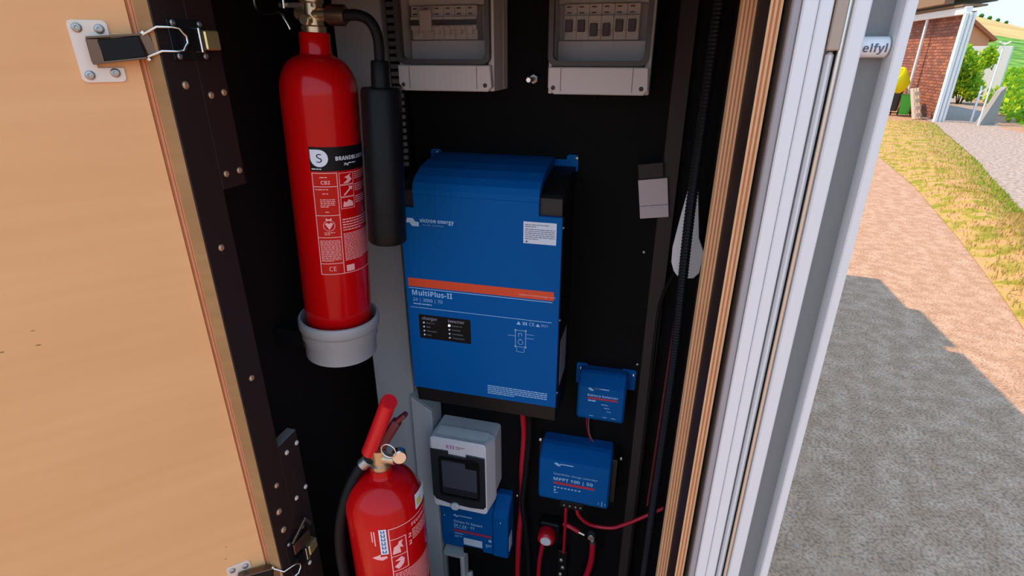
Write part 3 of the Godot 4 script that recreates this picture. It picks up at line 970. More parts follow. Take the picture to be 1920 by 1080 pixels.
func powder_extinguisher() -> void:
	var base := Vector3(-0.389, 0.62, 0.372)
	var t := thing("fire_extinguisher", "stout red extinguisher with gauge ring and side hose, lower one", "extinguisher", base)
	solo("plinth", bx(-0.55, -0.3, 0.25, 0.62, 0.3, 0.46, 0.004), M.black_plastic, "black plinth box under the stout red extinguisher", "plinth")
	var keep := W
	W = Transform3D(Basis(), base)
	var R := 0.0655
	var st := ST()
	var pr := [Vector2(0, 0.0), Vector2(0.055, 0.0), Vector2(R, 0.012), Vector2(R, 0.372)]
	pr.append_array(arc(0.017, 0.375, R - 0.017, 0.066, 4, 84, 12))
	pr.append_array([Vector2(0.0205, 0.4415), Vector2(0.0185, 0.445), Vector2(0.0182, 0.455), Vector2(0, 0.455)])
	lathe(st, pr, 56)
	part(t, "cylinder", st, M.red_paint)
	st = ST()
	lathe(st, [Vector2(0, 0.455), Vector2(0.0165, 0.455), Vector2(0.0165, 0.463), Vector2(0.0125, 0.465), Vector2(0.0125, 0.492), Vector2(0, 0.492)], 20)
	rod(st, Vector3(-0.018, 0.472, 0.0), Vector3(0.03, 0.478, 0.004), 0.0085, 12, 0.001)
	part(t, "valve_body", st, M.brass)
	# grip: lower and upper lever
	st = ST()
	tube(st, curve([Vector3(-0.016, 0.484, 0.004), Vector3(-0.002, 0.515, 0.006), Vector3(0.016, 0.555, 0.01), Vector3(0.034, 0.594, 0.016), Vector3(0.039, 0.602, 0.018)], 5), 0.0125, 14)
	part(t, "grip", st, M.red_plastic)
	st = ST()
	bar(st, Vector3(0.004, 0.495, -0.004), Vector3(0.036, 0.55, -0.004), 0.016, 0.016, 0.003)
	bar(st, Vector3(0.036, 0.55, -0.004), Vector3(0.052, 0.566, -0.004), 0.008, 0.014, 0.002)
	part(t, "squeeze_lever", st, M.dark_red)
	st = ST()
	var rg := []
	for i in 17:
		rg.append(Vector3(0.029 + 0.0125 * cos(TAU * i / 16), 0.509 + 0.0125 * sin(TAU * i / 16), 0.02))
	tube(st, PackedVector3Array(rg), 0.0013, 8)
	part(t, "pin_ring", st, M.chrome)
	st = ST()
	rod(st, Vector3(0.034, 0.488, -0.002), Vector3(0.043, 0.491, 0.012), 0.0115, 20, 0.0015)
	part(t, "pressure_gauge", st, M.chrome)
	st = ST()
	tube(st, curve([Vector3(-0.012, 0.473, 0.002), Vector3(-0.027, 0.462, 0.008), Vector3(-0.046, 0.425, 0.026), Vector3(-0.062, 0.37, 0.038), Vector3(-0.073, 0.31, 0.04), Vector3(-0.078, 0.24, 0.038), Vector3(-0.076, 0.16, 0.034), Vector3(-0.072, 0.09, 0.03)], 6), 0.0085, 14)
	part(t, "hose", st, M.black_rubber)
	st = ST()
	rod(st, Vector3(-0.019, 0.468, 0.005), Vector3(-0.029, 0.458, 0.0095), 0.0105, 14, 0.001)
	part(t, "hose_collar", st, M.steel)
	# prints
	var r1 := R + 0.0003
	st = ST()
	cframe(st, r1, 30.5, 150, 0.16, 0.3815, 0.0016)
	cpatch(st, r1, 30.5, 55, 0.3565, 0.358)
	cpatch(st, r1, 54, 55.4, 0.286, 0.357)
	cpatch(st, r1, 30.5, 55, 0.319, 0.3205)
	cpatch(st, r1, 30.5, 55, 0.286, 0.2875)
	cpoly(st, PackedVector2Array([Vector2(-0.01, -0.013), Vector2(-0.007, 0.002), Vector2(0.0, 0.006), Vector2(0.002, 0.012), Vector2(0.009, 0.013), Vector2(0.006, 0.006), Vector2(0.009, -0.004), Vector2(0.003, 0.0), Vector2(0.004, -0.013)]), r1, 42, 0.338)
	cpoly(st, PackedVector2Array([Vector2(-0.009, -0.006), Vector2(0.002, 0.004), Vector2(-0.008, 0.006), Vector2(0.004, 0.013), Vector2(0.009, 0.006), Vector2(0.007, -0.004), Vector2(0.002, -0.01), Vector2(-0.003, -0.013)]), r1, 42, 0.303)
	print_cyl(st, "2", 0.009, r1, 59, 0.346, true)
	print_cyl(st, "FEUERLÖSCHER", 0.0075, r1, 66, 0.366, true)
	crows(st, r1, 66, 130, 0.359, 0.004, 6)
	crows(st, r1, 34, 140, 0.281, 0.0036, 20)
	print_cyl(st, "2", 0.009, r1, 59, 0.33, true)
	for q in [6.5, 10.0]:
		cpatch(st, r1, q, q + 1.6, 0.348 if q > 8 else 0.356, 0.379)
	# flame
	cpoly(st, PackedVector2Array([Vector2(-0.013, 0.003), Vector2(-0.004, 0.008), Vector2(0.002, 0.012), Vector2(0.001, 0.006), Vector2(0.011, 0.007), Vector2(0.013, 0.003), Vector2(0.004, -0.002), Vector2(-0.006, 0.0)]), r1, 15, 0.318)
	part(t, "label_print", st, M.print_pink)
	st = ST()
	cpatch(st, r1, 17.5, 28, 0.329, 0.383)
	var tagp := part(t, "class_plate", st, M.sticker)
	st = ST()
	for q in [[0.376, 0.381], [0.367, 0.374], [0.359, 0.365], [0.35, 0.357], [0.341, 0.348], [0.332, 0.338]]:
		cpatch(st, R + 0.0007, 19.8, 21.4, q[0], q[1])
		cpatch(st, R + 0.0007, 24.0, 25.6, q[0], q[1])
		cpatch(st, R + 0.0007, 21.4, 24.0, q[0], q[0] + 0.0018)
	part(tagp, "plate_print", st, M.sticker_ink)
	st = ST()
	cpatch(st, r1, 77, 112, 0.391, 0.422)
	var yl := part(t, "approval_sticker", st, M.sticker)
	st = ST()
	cpatch(st, R + 0.0006, 80, 92, 0.396, 0.41)
	part(yl, "sticker_emblem", st, M.yellow_label)
	W = keep

# ------------------------------------------------------------------ trunking
func trunking() -> void:
	var t := thing("cable_trunking", "wide grey vertical trunking behind the extinguishers", "trunking", Vector3(-0.534, 0.25, 0.02))
	part(t, "channel", bx(-0.58, -0.488, 0.25, 2.15, 0.0, 0.036, 0.001), M.grey_pvc)
	part(t, "lid", bx(-0.581, -0.487, 0.25, 2.15, 0.0362, 0.043, 0.0018), M.grey_pvc)
	t = thing("cable_trunking", "narrower grey trunking rising to below the blue inverter", "trunking", Vector3(-0.462, 0.25, 0.03))
	var st := ST()
	prism(st, PackedVector2Array([Vector2(-0.4865, 0.25), Vector2(-0.438, 0.25), Vector2(-0.438, 0.955), Vector2(-0.4865, 0.985)]), 0.0005, 0.052)
	part(t, "channel", st, M.grey_pvc)
	st = ST()
	prism(st, PackedVector2Array([Vector2(-0.4868, 0.25), Vector2(-0.437, 0.25), Vector2(-0.437, 0.953), Vector2(-0.4868, 0.984)]), 0.0522, 0.058, 0.0015)
	part(t, "lid", st, M.grey_pvc)
	# slotted duct
	t = thing("slotted_duct", "dark slotted cable duct beside the left fuse box", "duct", Vector3(-0.472, 1.5, 0.015))
	part(t, "back", bx(-0.4855, -0.4585, 1.495, 2.15, 0.0, 0.024), M.black_plastic)
	for i in 26:
		var y := 1.502 + i * 0.0125
		part(t, "finger", bx(-0.482, -0.462, y, y + 0.0078, 0.024, 0.031, 0.001), M.grey_duct)

# ------------------------------------------------------------------ fuse boxes
func breaker(x: float, w: float, y0: float, y1: float, z: float, label: String, group: String, kind: int) -> void:
	var t := thing("circuit_breaker", label, "breaker", Vector3(x + w / 2, y0, 0.05), group)
	var h := y1 - y0
	var st := ST()
	box(st, Vector3(x + 0.0002, y0, 0.032), Vector3(x + w - 0.0002, y1, z), 0.0007)
	box(st, Vector3(x + 0.0002, y0 + h * 0.28, z - 0.001), Vector3(x + w - 0.0002, y1 - h * 0.32, z + 0.006), 0.001)
	part(t, "housing", st, M.breaker)
	st = ST()
	for i in 2:
		flat(st, x + w * 0.18, x + w * 0.55, y1 - h * (0.1 + 0.16 * i), y1 - h * (0.06 + 0.16 * i), z + 0.0003)
	part(t, "print", st, M.breaker_slot)
	st = ST()
	if kind == 0:      # up
		box(st, Vector3(x + w * 0.14, y0 + h * 0.22, z + 0.006), Vector3(x + w * 0.74, y0 + h * 0.56, z + 0.0105), 0.0012)
		part(t, "toggle", st, M.breaker_toggle)
	elif kind == 1:    # down
		box(st, Vector3(x + w * 0.14, y0 + h * 0.10, z + 0.005), Vector3(x + w * 0.74, y0 + h * 0.46, z + 0.0105), 0.0012)
		part(t, "toggle", st, M.breaker_toggle)
	elif kind == 2:    # bar across
		box(st, Vector3(x, y0 + h * 0.42, z + 0.005), Vector3(x + w, y0 + h * 0.58, z + 0.0085), 0.0008)
		part(t, "toggle_bar", st, M.breaker_slot)
		st = ST()
		box(st, Vector3(x + w * 0.2, y0 + h * 0.16, z + 0.001), Vector3(x + w * 0.68, y0 + h * 0.4, z + 0.008), 0.001)
		part(t, "toggle", st, M.breaker)
	else:              # deep pale cap over the toggle
		box(st, Vector3(x - w * 0.05, y0 + h * 0.24, z + 0.004), Vector3(x + w * 1.05, y1 - h * 0.12, z + 0.014), 0.002)
		part(t, "cap", st, M.breaker)

func fuse_box(x0: float, x1: float, yb: float, label: String, kinds: Array, bx0: float, lab: Array, group: String) -> void:
	var t := thing("fuse_box", label, "fuse box", Vector3((x0 + x1) / 2, yb, 0.0), "fuse boxes at the top of the board")
	var yt := yb + 0.225
	# shell: back and four walls, so that the window looks into it
	var st := ST()
	box(st, Vector3(x0, yb, 0.0), Vector3(x1, yt, 0.03), 0.002)
	box(st, Vector3(x0, yb, 0.03), Vector3(x0 + 0.006, yt, 0.086), 0.001)
	box(st, Vector3(x1 - 0.01, yb, 0.03), Vector3(x1, yt, 0.086), 0.001)
	box(st, Vector3(x0 + 0.006, yt - 0.03, 0.03), Vector3(x1 - 0.01, yt, 0.086), 0.001)
	box(st, Vector3(x0 + 0.006, yb, 0.03), Vector3(x1 - 0.01, yb + 0.04, 0.084), 0.001)
	part(t, "body", st, M.case_grey)
	# lower terminal cover
	st = ST()
	prism(st, PackedVector2Array([Vector2(x0 + 0.012, yb), Vector2(x1 - 0.008, yb), Vector2(x1 - 0.001, yb + 0.007), Vector2(x1 - 0.003, yb + 0.04), Vector2(x0 + 0.002, yb + 0.04), Vector2(x0 + 0.002, yb + 0.01)]), 0.084, 0.1, 0.0015)
	var cov := part(t, "terminal_cover", st, M.case_grey)
	for xx in [x0 + 0.022, x1 - 0.026]:
		st = ST()
		box(st, Vector3(xx, yb + 0.004, 0.0998), Vector3(xx + 0.0009, yb + 0.0385, 0.1003))
		part(cov, "cover_joint", st, M.window_seal)
	for xx in [x0 + 0.0105, x1 - 0.0115]:
		screw(cov, Vector3(xx, yb + 0.0095, 0.1), Vector3(0, 0, 1), 0.0034, M.window_seal, "cover_screw")
	# hinged window
	var wo := rrect(x0 + 0.001, x1 - 0.004, yb + 0.0415, yt - 0.01, 0.012, 5)
	var wi := rrect(x0 + 0.0085, x1 - 0.0115, yb + 0.049, yt - 0.018, 0.009, 5)
	st = ST()
	ring(st, wo, wi, 0.084, 0.0985)
	var wf := part(t, "window_frame", st, M.window_seal)
	st = ST()
	prism(st, inset(wi, -0.001), 0.093, 0.0955)
	part(wf, "window_pane", st, M.smoked_pane)
	# mask plate round the breakers
	st = ST()
	box(st, Vector3(x0 + 0.0075, yb + 0.0425, 0.0305), Vector3(x1 - 0.011, yb + 0.078, 0.052), 0.001)
	box(st, Vector3(x0 + 0.0075, yb + 0.131, 0.0305), Vector3(x1 - 0.011, yt - 0.031, 0.052), 0.001)
	part(t, "mask_plate", st, M.case_grey)
	for i in kinds.size():
		breaker(bx0 + i * 0.0194, 0.0194, yb + 0.079, yb + 0.13, 0.06, lab[i], group, kinds[i])

func fuse_boxes() -> void:
	var ord := ["first from the left", "second from the left", "third from the left", "fourth from the left", "fifth from the left", "sixth from the left"]
	var la := []
	for i in 6:
		la.append(("breaker with deep pale cap, second from the left in the left fuse box") if i == 1 else "breaker with dark crossbar, %s in the left fuse box" % ord[i])
	fuse_box(-0.4365, -0.27, 1.6445, "pale grey fuse box with smoked window next to the slotted duct", [2, 3, 2, 2, 2, 2], -0.4215, la, "breakers in the left fuse box")
	var lb := []
	for i in 6:
		lb.append("breaker with dark red toggle %s, %s in the right fuse box" % ["down" if i in [2, 3] else "up", ord[i]])
	fuse_box(-0.1795, -0.021, 1.6425, "pale grey fuse box with dark red breakers, the right one", [0, 0, 1, 1, 0, 0], -0.161, lb, "breakers in the right fuse box")
	var t := thing("stud_bolt", "small steel stud bolt with nut between the two fuse boxes", "bolt", Vector3(-0.221, 1.661, 0.0))
	var st := ST()
	rod(st, Vector3(-0.221, 1.661, 0.0), Vector3(-0.2235, 1.6605, 0.03), 0.004, 12, 0.001)
	part(t, "shank", st, M.steel)
	st = ST()
	rod(st, Vector3(-0.221, 1.661, 0.0), Vector3(-0.2215, 1.661, 0.008), 0.0085, 6, 0.001)
	part(t, "nut", st, M.steel)
	st = ST()
	rod(st, Vector3(-0.2235, 1.6605, 0.03), Vector3(-0.224, 1.6605, 0.036), 0.0058, 16, 0.002)
	part(t, "cap_nut", st, M.chrome)

# ------------------------------------------------------------------ blue devices
func wave_logo(st: SurfaceTool, x: float, y: float, w: float, z: float) -> void:
	# two rounded tabs linked by a step
	var h := w * 0.34
	prism(st, PackedVector2Array([Vector2(x, y + h * 0.1), Vector2(x + w * 0.1, y + h), Vector2(x + w * 0.55, y + h), Vector2(x + w * 0.72, y + h * 0.3), Vector2(x + w, y + h * 0.25), Vector2(x + w * 0.98, y - h * 0.75), Vector2(x + w * 0.45, y - h * 0.75), Vector2(x + w * 0.28, y), Vector2(x + w * 0.02, y + h * 0.02)]), z - 0.0002, z)

func inverter() -> void:
	var t := thing("inverter", "large blue wall inverter with orange stripe and black status panel", "inverter", Vector3(-0.286, 1.03, 0.0))
	var st := ST()
	xprism(st, -0.4315, -0.1405, [[0.002, 1.03], [0.118, 1.03], [0.128, 1.036], [0.134, 1.073], [0.134, 1.482], [0.128, 1.487], [0.06, 1.505], [0.002, 1.512]], 0.0008)
	part(t, "chassis", st, M.black_metal)
	st = ST()
	# cover: front plate with notched upper corners, rolled back at the top
	prism(st, PackedVector2Array([Vector2(-0.4335, 1.0745), Vector2(-0.139, 1.0745), Vector2(-0.139, 1.4525), Vector2(-0.179, 1.4525), Vector2(-0.179, 1.476), Vector2(-0.406, 1.476), Vector2(-0.406, 1.4525), Vector2(-0.4335, 1.4525)]), 0.1345, 0.14, 0.0009)
	var outer := [[0.14, 1.476], [0.1395, 1.485], [0.134, 1.496], [0.122, 1.506], [0.1, 1.516], [0.07, 1.5225], [0.03, 1.527], [0.004, 1.528]]
	for i in outer.size() - 1:
		var a: Array = outer[i]
		var b: Array = outer[i + 1]
		face(st, [Vector3(-0.406, a[1], a[0]), Vector3(-0.179, a[1], a[0]), Vector3(-0.179, b[1], b[0]), Vector3(-0.406, b[1], b[0])], Vector3(0, b[0] * -1 + a[0] + 0.001, b[1] - a[1]))
		for x in [-0.406, -0.179]:
			face(st, [Vector3(x, a[1], a[0]), Vector3(x, b[1], b[0]), Vector3(x, b[1] - 0.016, b[0]), Vector3(x, a[1] - 0.016, a[0])], Vector3(signf(x + 0.29), 0, 0))
	part(t, "front_cover", st, M.blue)
	st = ST()
	for x in [-0.425, -0.158]:
		prism(st, rrect(x, x + 0.022, 1.502, 1.533, 0.006), 0.0, 0.004, 0.0008)
	box(st, Vector3(-0.42, 1.44, 0.0), Vector3(-0.145, 1.524, 0.0035))
	part(t, "mounting_plate", st, M.blue)
	for x in [-0.412, -0.139]:
		screw(t, Vector3(x, 1.527, 0.004), Vector3(0, 0, 1), 0.0035, M.steel)
	for y in [1.43, 1.255, 1.098]:
		screw(t, Vector3(-0.1405, y, 0.122), Vector3(1, 0, 0), 0.0034, M.chrome, "side_screw")
	# stickers on the right-hand side
	st = ST()
	box(st, Vector3(-0.1405, 1.1, 0.03), Vector3(-0.1402, 1.2, 0.1))
	part(t, "side_sticker", st, M.grey_pvc)
	# orange stripe and print
	var z := 0.1403
	st = ST()
	prism(st, PackedVector2Array([Vector2(-0.4275, 1.3), Vector2(-0.1495, 1.3), Vector2(-0.1495, 1.3168), Vector2(-0.4275, 1.3168)]), 0.14, z)
	var stripe := part(t, "orange_stripe", st, M.orange)
	st = ST()
	print_flat(st, "www.victronenergy.com", 0.0034, -0.213, 1.305, z + 0.0002, false, false, 1.28)
	part(stripe, "stripe_print", st, M.print_pink)
	st = ST()
	flat(st, -0.4275, -0.1515, 1.2962, 1.2974, z)
	flat(st, -0.4265, -0.1515, 1.2562, 1.2572, z)
	wave_logo(st, -0.422, 1.4245, 0.0245, z)
	print_flat(st, "victron energy", 0.0072, -0.3955, 1.4265, z, true, false, 0.93)
	print_flat(st, "B L U E   P O W E R", 0.0022, -0.389, 1.4205, z, false, false, 1.5)
	print_flat(st, "MultiPlus-II", 0.0105, -0.421, 1.2822, z, true)
	print_flat(st, "24 | 3000 | 70", 0.0065, -0.42, 1.2702, z)
	rows(st, -0.42, -0.337, 1.2655, 0.0036, 1, z, 0.55)
	# approval marks
	prism(st, PackedVector2Array([Vector2(-0.217, 1.2455), Vector2(-0.209, 1.2455), Vector2(-0.213, 1.2525)]), z - 0.0002, z)
	for q in [[-0.205, 0.0016], [-0.202, 0.0016], [-0.199, 0.0016]]:
		flat(st, q[0], q[0] + q[1], 1.2455, 1.252, z)
	print_flat(st, "CE", 0.0065, -0.193, 1.2457, z)
	prism(st, PackedVector2Array([Vector2(-0.181, 1.2455), Vector2(-0.173, 1.2455), Vector2(-0.177, 1.2515)]), z - 0.0002, z)
	print_flat(st, "IP21", 0.0048, -0.171, 1.2463, z)
	# wiring diagram
	for q in [[-0.2195, -0.2187, 1.199, 1.234], [-0.2, -0.1992, 1.199, 1.234], [-0.2195, -0.1992, 1.2332, 1.234], [-0.2195, -0.1992, 1.199, 1.1998], [-0.2335, -0.2195, 1.221, 1.2217], [-0.1992, -0.184, 1.2265, 1.2272], [-0.1992, -0.184, 1.2185, 1.2192], [-0.214, -0.206, 1.227, 1.2278], [-0.2135, -0.2127, 1.22, 1.227], [-0.2075, -0.2067, 1.222, 1.2278], [-0.213, -0.207, 1.215, 1.2158], [-0.217, -0.202, 1.188, 1.1886], [-0.217, -0.2164, 1.188, 1.197], [-0.2026, -0.202, 1.188, 1.197]]:
		flat(st, q[0], q[1], q[2], q[3], z)
	for q in [[-0.219, 1.2335], [-0.1995, 1.2335], [-0.219, 1.1995], [-0.1995, 1.1995]]:
		flat(st, q[0] - 0.0015, q[0] + 0.0015, q[1] - 0.002, q[1] + 0.002, z)
	for i in 14:
		var a := TAU * i / 14
		var b := TAU * (i + 1) / 14
		face(st, [Vector3(-0.2093 + 0.0052 * cos(a), 1.209 + 0.0052 * sin(a), z), Vector3(-0.2093 + 0.0052 * cos(b), 1.209 + 0.0052 * sin(b), z), Vector3(-0.2093 + 0.0045 * cos(b), 1.209 + 0.0045 * sin(b), z), Vector3(-0.2093 + 0.0045 * cos(a), 1.209 + 0.0045 * sin(a), z)], Vector3(0, 0, 1))
	rows(st, -0.275, -0.156, 1.1045, 0.0042, 5, z, 0.45)
	part(t, "front_print", st, M.print_blue)
	# warning sticker
	st = ST()
	prism(st, PackedVector2Array([Vector2(-0.2055, 1.4035), Vector2(-0.1485, 1.4035), Vector2(-0.1485, 1.442), Vector2(-0.2055, 1.442)]), 0.14, z)
	var sk := part(t, "white_sticker", st, M.sticker)
	st = ST()
	rows(st, -0.2025, -0.16, 1.4375, 0.0034, 2, z + 0.0002)
	rows(st, -0.2025, -0.1515, 1.4295, 0.0034, 6, z + 0.0002)
	prism(st, PackedVector2Array([Vector2(-0.2025, 1.4055), Vector2(-0.197, 1.4055), Vector2(-0.1998, 1.4095)]), z, z + 0.0002)
	part(sk, "sticker_print", st, M.sticker_ink)
	# status panel
	st = ST()
	prism(st, rrect(-0.411, -0.3065, 1.1915, 1.2425, 0.002, 3), 0.14, 0.1408)
	var pn := part(t, "status_panel", st, M.black_plastic)
	st = ST()
	print_flat(st, "charger", 0.0062, -0.404, 1.2325, 0.141, true)
	print_flat(st, "inverter", 0.0062, -0.351, 1.2325, 0.141, true)
	var words := [["Mains on", "Bulk", "Absorption", "Float"], ["Inverter on", "Overload", "Low battery", "Temperature"]]
	for c in 2:
		for i in 4:
			print_flat(st, words[c][i], 0.003, [-0.396, -0.344][c], 1.2245 - i * 0.0087, 0.141)
	part(pn, "panel_print", st, M.ink_grey)
	for c in 2:
		for i in 4:
			st = ST()
			var lit := c == 1 and i == 0
			rod(st, Vector3([-0.401, -0.349][c], 1.226 - i * 0.0087, 0.1408), Vector3([-0.401, -0.349][c], 1.226 - i * 0.0087, 0.1416), 0.0018 if not lit else 0.0024, 10)
			part(pn, "status_led", st, M.led_on if lit else M.print_white)

func soft_case(st: SurfaceTool, x0: float, x1: float, y0: float, y1: float, z: float, top: float) -> void:
	xprism(st, x0, x1, [[0.001, y0 - 0.006], [z - 0.012, y0 - 0.008], [z - 0.004, y0 - 0.003], [z, y0 + 0.004], [z, y1 - 0.003], [z - 0.003, y1], [z * 0.55, y1 + top * 0.85], [z * 0.4, y1 + top], [0.001, y1 + top]], 0.004)

func balancer() -> void:
	var t := thing("battery_balancer", "small dark blue module right of the large inverter", "module", Vector3(-0.06, 0.985, 0.0))
	var st := ST()
	soft_case(st, -0.1085, -0.0105, 0.996, 1.076, 0.05, 0.02)
	part(t, "case", st, M.blue)
	st = ST()
	prism(st, rrect(-0.119, -0.095, 1.05, 1.1, 0.004), 0.0, 0.004, 0.0008)
	prism(st, rrect(-0.024, 0.006, 1.05, 1.098, 0.004), 0.0, 0.004, 0.0008)
	part(t, "mounting_ear", st, M.blue)
	screw(t, Vector3(-0.1095, 1.088, 0.004), Vector3(0, 0, 1), 0.0035, M.chrome)
	screw(t, Vector3(0.0005, 1.087, 0.004), Vector3(0, 0, 1), 0.0035, M.chrome)
	var z := 0.0503
	st = ST()
	wave_logo(st, -0.087, 1.0685, 0.011, z)
	rows(st, -0.076, -0.045, 1.0735, 0.0045, 1, z, 0.5)
	flat(st, -0.076, -0.0445, 1.071, 1.0732, z)
	print_flat(st, "Battery balancer", 0.0052, -0.0875, 1.0525, z, true, false, 1.1)
	rows(st, -0.086, -0.05, 1.0435, 0.005, 1, z, 0.7)
	for i in 3:
		rows(st, -0.058 + i * 0.006, -0.028, 1.036 - i * 0.008, 0.004, 1, z, 0.4)
	for x in [-0.082, -0.054, -0.036]:
		flat(st, x, x + 0.009, 1.0035, 1.0048, z)
	part(t, "case_print", st, M.print_blue)
	st = ST()
	flat(st, -0.0865, -0.026, 1.0457, 1.05, z)
	part(t, "red_line", st, M.print_red)
	var c := thing("thin_wire", "thin red wire from the small balancer module", "cable", Vector3(-0.086, 0.985, 0.03))
	st = ST()
	tube(st, curve([Vector3(-0.089, 0.995, 0.03), Vector3(-0.088, 0.96, 0.022), Vector3(-0.083, 0.925, 0.012), Vector3(-0.075, 0.905, 0.01), Vector3(-0.06, 0.895, 0.006)], 6), 0.0013, 8)
	part(c, "sheath", st, M.red_cable)
	c = thing("thin_wire", "thin black wire from the small balancer module", "cable", Vector3(-0.08, 0.985, 0.03))
	st = ST()
	tube(st, curve([Vector3(-0.083, 0.995, 0.03), Vector3(-0.084, 0.96, 0.022), Vector3(-0.08, 0.925, 0.013), Vector3(-0.07, 0.905, 0.01), Vector3(-0.055, 0.9, 0.006)], 6), 0.0013, 8)
	part(c, "sheath", st, M.grey_duct)

func mppt() -> void:
	var t := thing("charge_controller", "blue solar charge controller with MPPT lettering, right of the red cable", "controller", Vector3(-0.104, 0.765, 0.0))
	var st := ST()
	soft_case(st, -0.1825, -0.0255, 0.776, 0.886, 0.07, 0.02)
	part(t, "case", st, M.blue)
	st = ST()
	box(st, Vector3(-0.0255, 0.78, 0.002), Vector3(-0.0135, 0.898, 0.05), 0.001)
	box(st, Vector3(-0.192, 0.79, 0.002), Vector3(-0.1825, 0.9, 0.02), 0.001)
	part(t, "heat_sink", st, M.black_metal)
	st = ST()
	box(st, Vector3(-0.132, 0.757, 0.03), Vector3(-0.078, 0.7775, 0.0715), 0.0012)
	part(t, "terminal_block", st, M.black_plastic)
	for x in [-0.122, -0.109, -0.096, -0.085]:
		screw(t, Vector3(x, 0.766, 0.0715), Vector3(0, 0, 1), 0.0026, M.steel)
	for p in [Vector3(-0.19, 0.895, 0.02), Vector3(-0.008, 0.867, 0.004)]:
		screw(t, p, Vector3(0, 0, 1), 0.0055, M.chrome)
	var z := 0.0703
	st = ST()
	wave_logo(st, -0.148, 0.8765, 0.0135, z)
	flat(st, -0.1345, -0.106, 0.8775, 0.8802, z)
	print_flat(st, "SmartSolar charge controller", 0.0048, -0.149, 0.8485, z, false, false, 1.12)
	print_flat(st, "MPPT 100 | 50", 0.0085, -0.1485, 0.8325, z, true, false, 1.12)
	for i in 8:
		flat(st, -0.147 + i * 0.0078, -0.1425 + i * 0.0078, 0.811, 0.8145, z)
	flat(st, -0.147, -0.1425, 0.802, 0.807, z)
	rows(st, -0.147, -0.126, 0.7985, 0.004, 1, z, 0.5)
	for q in [[-0.047, 0.006], [-0.0395, 0.014], [-0.0325, 0.006]]:
		flat(st, q[0], q[0] + 0.0012, 0.788 - q[1] / 2, 0.788 + q[1] / 2, z)
	part(t, "case_print", st, M.print_blue)
	st = ST()
	flat(st, -0.1485, -0.0575, 0.822, 0.8285, z)
	part(t, "red_line", st, M.print_red)

func converter() -> void:
	var t := thing("dc_converter", "blue dc converter half hidden below the small grey enclosure", "converter", Vector3(-0.35, 0.53, 0.0))
	var st := ST()
	xprism(st, -0.434, -0.2975, [[0.002, 0.53], [0.044, 0.53], [0.05, 0.536], [0.05, 0.672], [0.044, 0.68], [0.02, 0.7], [0.002, 0.7]], 0.0015)
	part(t, "case", st, M.blue)
	st = ST()
	xprism(st, -0.2972, -0.258, [[0.002, 0.534], [0.046, 0.534], [0.058, 0.542], [0.058, 0.668], [0.045, 0.686], [0.018, 0.71], [0.002, 0.71]], 0.003)
	part(t, "heat_sink", st, M.blue)
	st = ST()
	box(st, Vector3(-0.258, 0.552, 0.02), Vector3(-0.2572, 0.6, 0.045))
	part(t, "side_sticker", st, M.sticker)
	screw(t, Vector3(-0.4255, 0.635, 0.05), Vector3(0, 0, 1), 0.0026, M.chrome)
	screw(t, Vector3(-0.2765, 0.655, 0.058), Vector3(0, 0, 1), 0.0026, M.chrome)
	screw(t, Vector3(-0.249, 0.695, 0.0), Vector3(0, 0, 1), 0.004, M.chrome)
	var z := 0.0503
	st = ST()
	wave_logo(st, -0.401, 0.641, 0.0125, z)
	flat(st, -0.388, -0.352, 0.6415, 0.6445, z)
	print_flat(st, "Orion-Tr Smart", 0.0078, -0.401, 0.619, z, true, false, 1.0)
	print_flat(st, "24 / 24 - 17", 0.008, -0.4015, 0.606, z, true)
	rows(st, -0.401, -0.325, 0.603, 0.0035, 1, z, 0.5)
	rows(st, -0.4, -0.345, 0.584, 0.004, 1, z, 0.7)
	rows(st, -0.4, -0.38, 0.575, 0.004, 2, z, 0.5)
	flat(st, -0.31, -0.3025, 0.5745, 0.5825, z)
	rows(st, -0.318, -0.302, 0.565, 0.004, 3, z, 0.5)
	part(t, "case_print", st, M.print_blue)
	st = ST()
	flat(st, -0.402, -0.303, 0.5885, 0.5955, z)
	part(t, "red_line", st, M.print_red)
	st = ST()
	prism(st, PackedVector2Array([Vector2(-0.3765, 0.549), Vector2(-0.327, 0.549), Vector2(-0.327, 0.5715), Vector2(-0.3765, 0.5715)]), 0.05, 0.0505)
	part(t, "white_sticker", st, M.sticker)
	st = ST()
	box(st, Vector3(-0.378, 0.519, 0.012), Vector3(-0.325, 0.545, 0.0515), 0.001)
	part(t, "terminal_block", st, M.black_plastic)
	# small grey rail-mounted socket below it
	t = thing("rail_clip_housing", "grey clip housing below the left end of the dc converter", "housing", Vector3(-0.405, 0.4, 0.0))
	st = ST()
	xprism(st, -0.4335, -0.385, [[0.001, 0.38], [0.03, 0.38], [0.03, 0.5], [0.055, 0.5], [0.055, 0.512], [0.01, 0.522], [0.001, 0.522]], 0.0015)
	part(t, "body", st, M.grey_pvc)
	st = ST()
	box(st, Vector3(-0.388, 0.36, 0.025), Vector3(-0.376, 0.508, 0.058), 0.003)
	part(t, "side_tab", st, M.case_grey)
	st = ST()
	box(st, Vector3(-0.43, 0.36, 0.03), Vector3(-0.39, 0.498, 0.034))
	part(t, "dark_insert", st, M.black_plastic)
	st = ST()
	rod(st, Vector3(-0.372, 0.43, 0.03), Vector3(-0.366, 0.405, 0.045), 0.009, 12, 0.001)
	part(t, "cable_gland", st, M.grey_pvc)

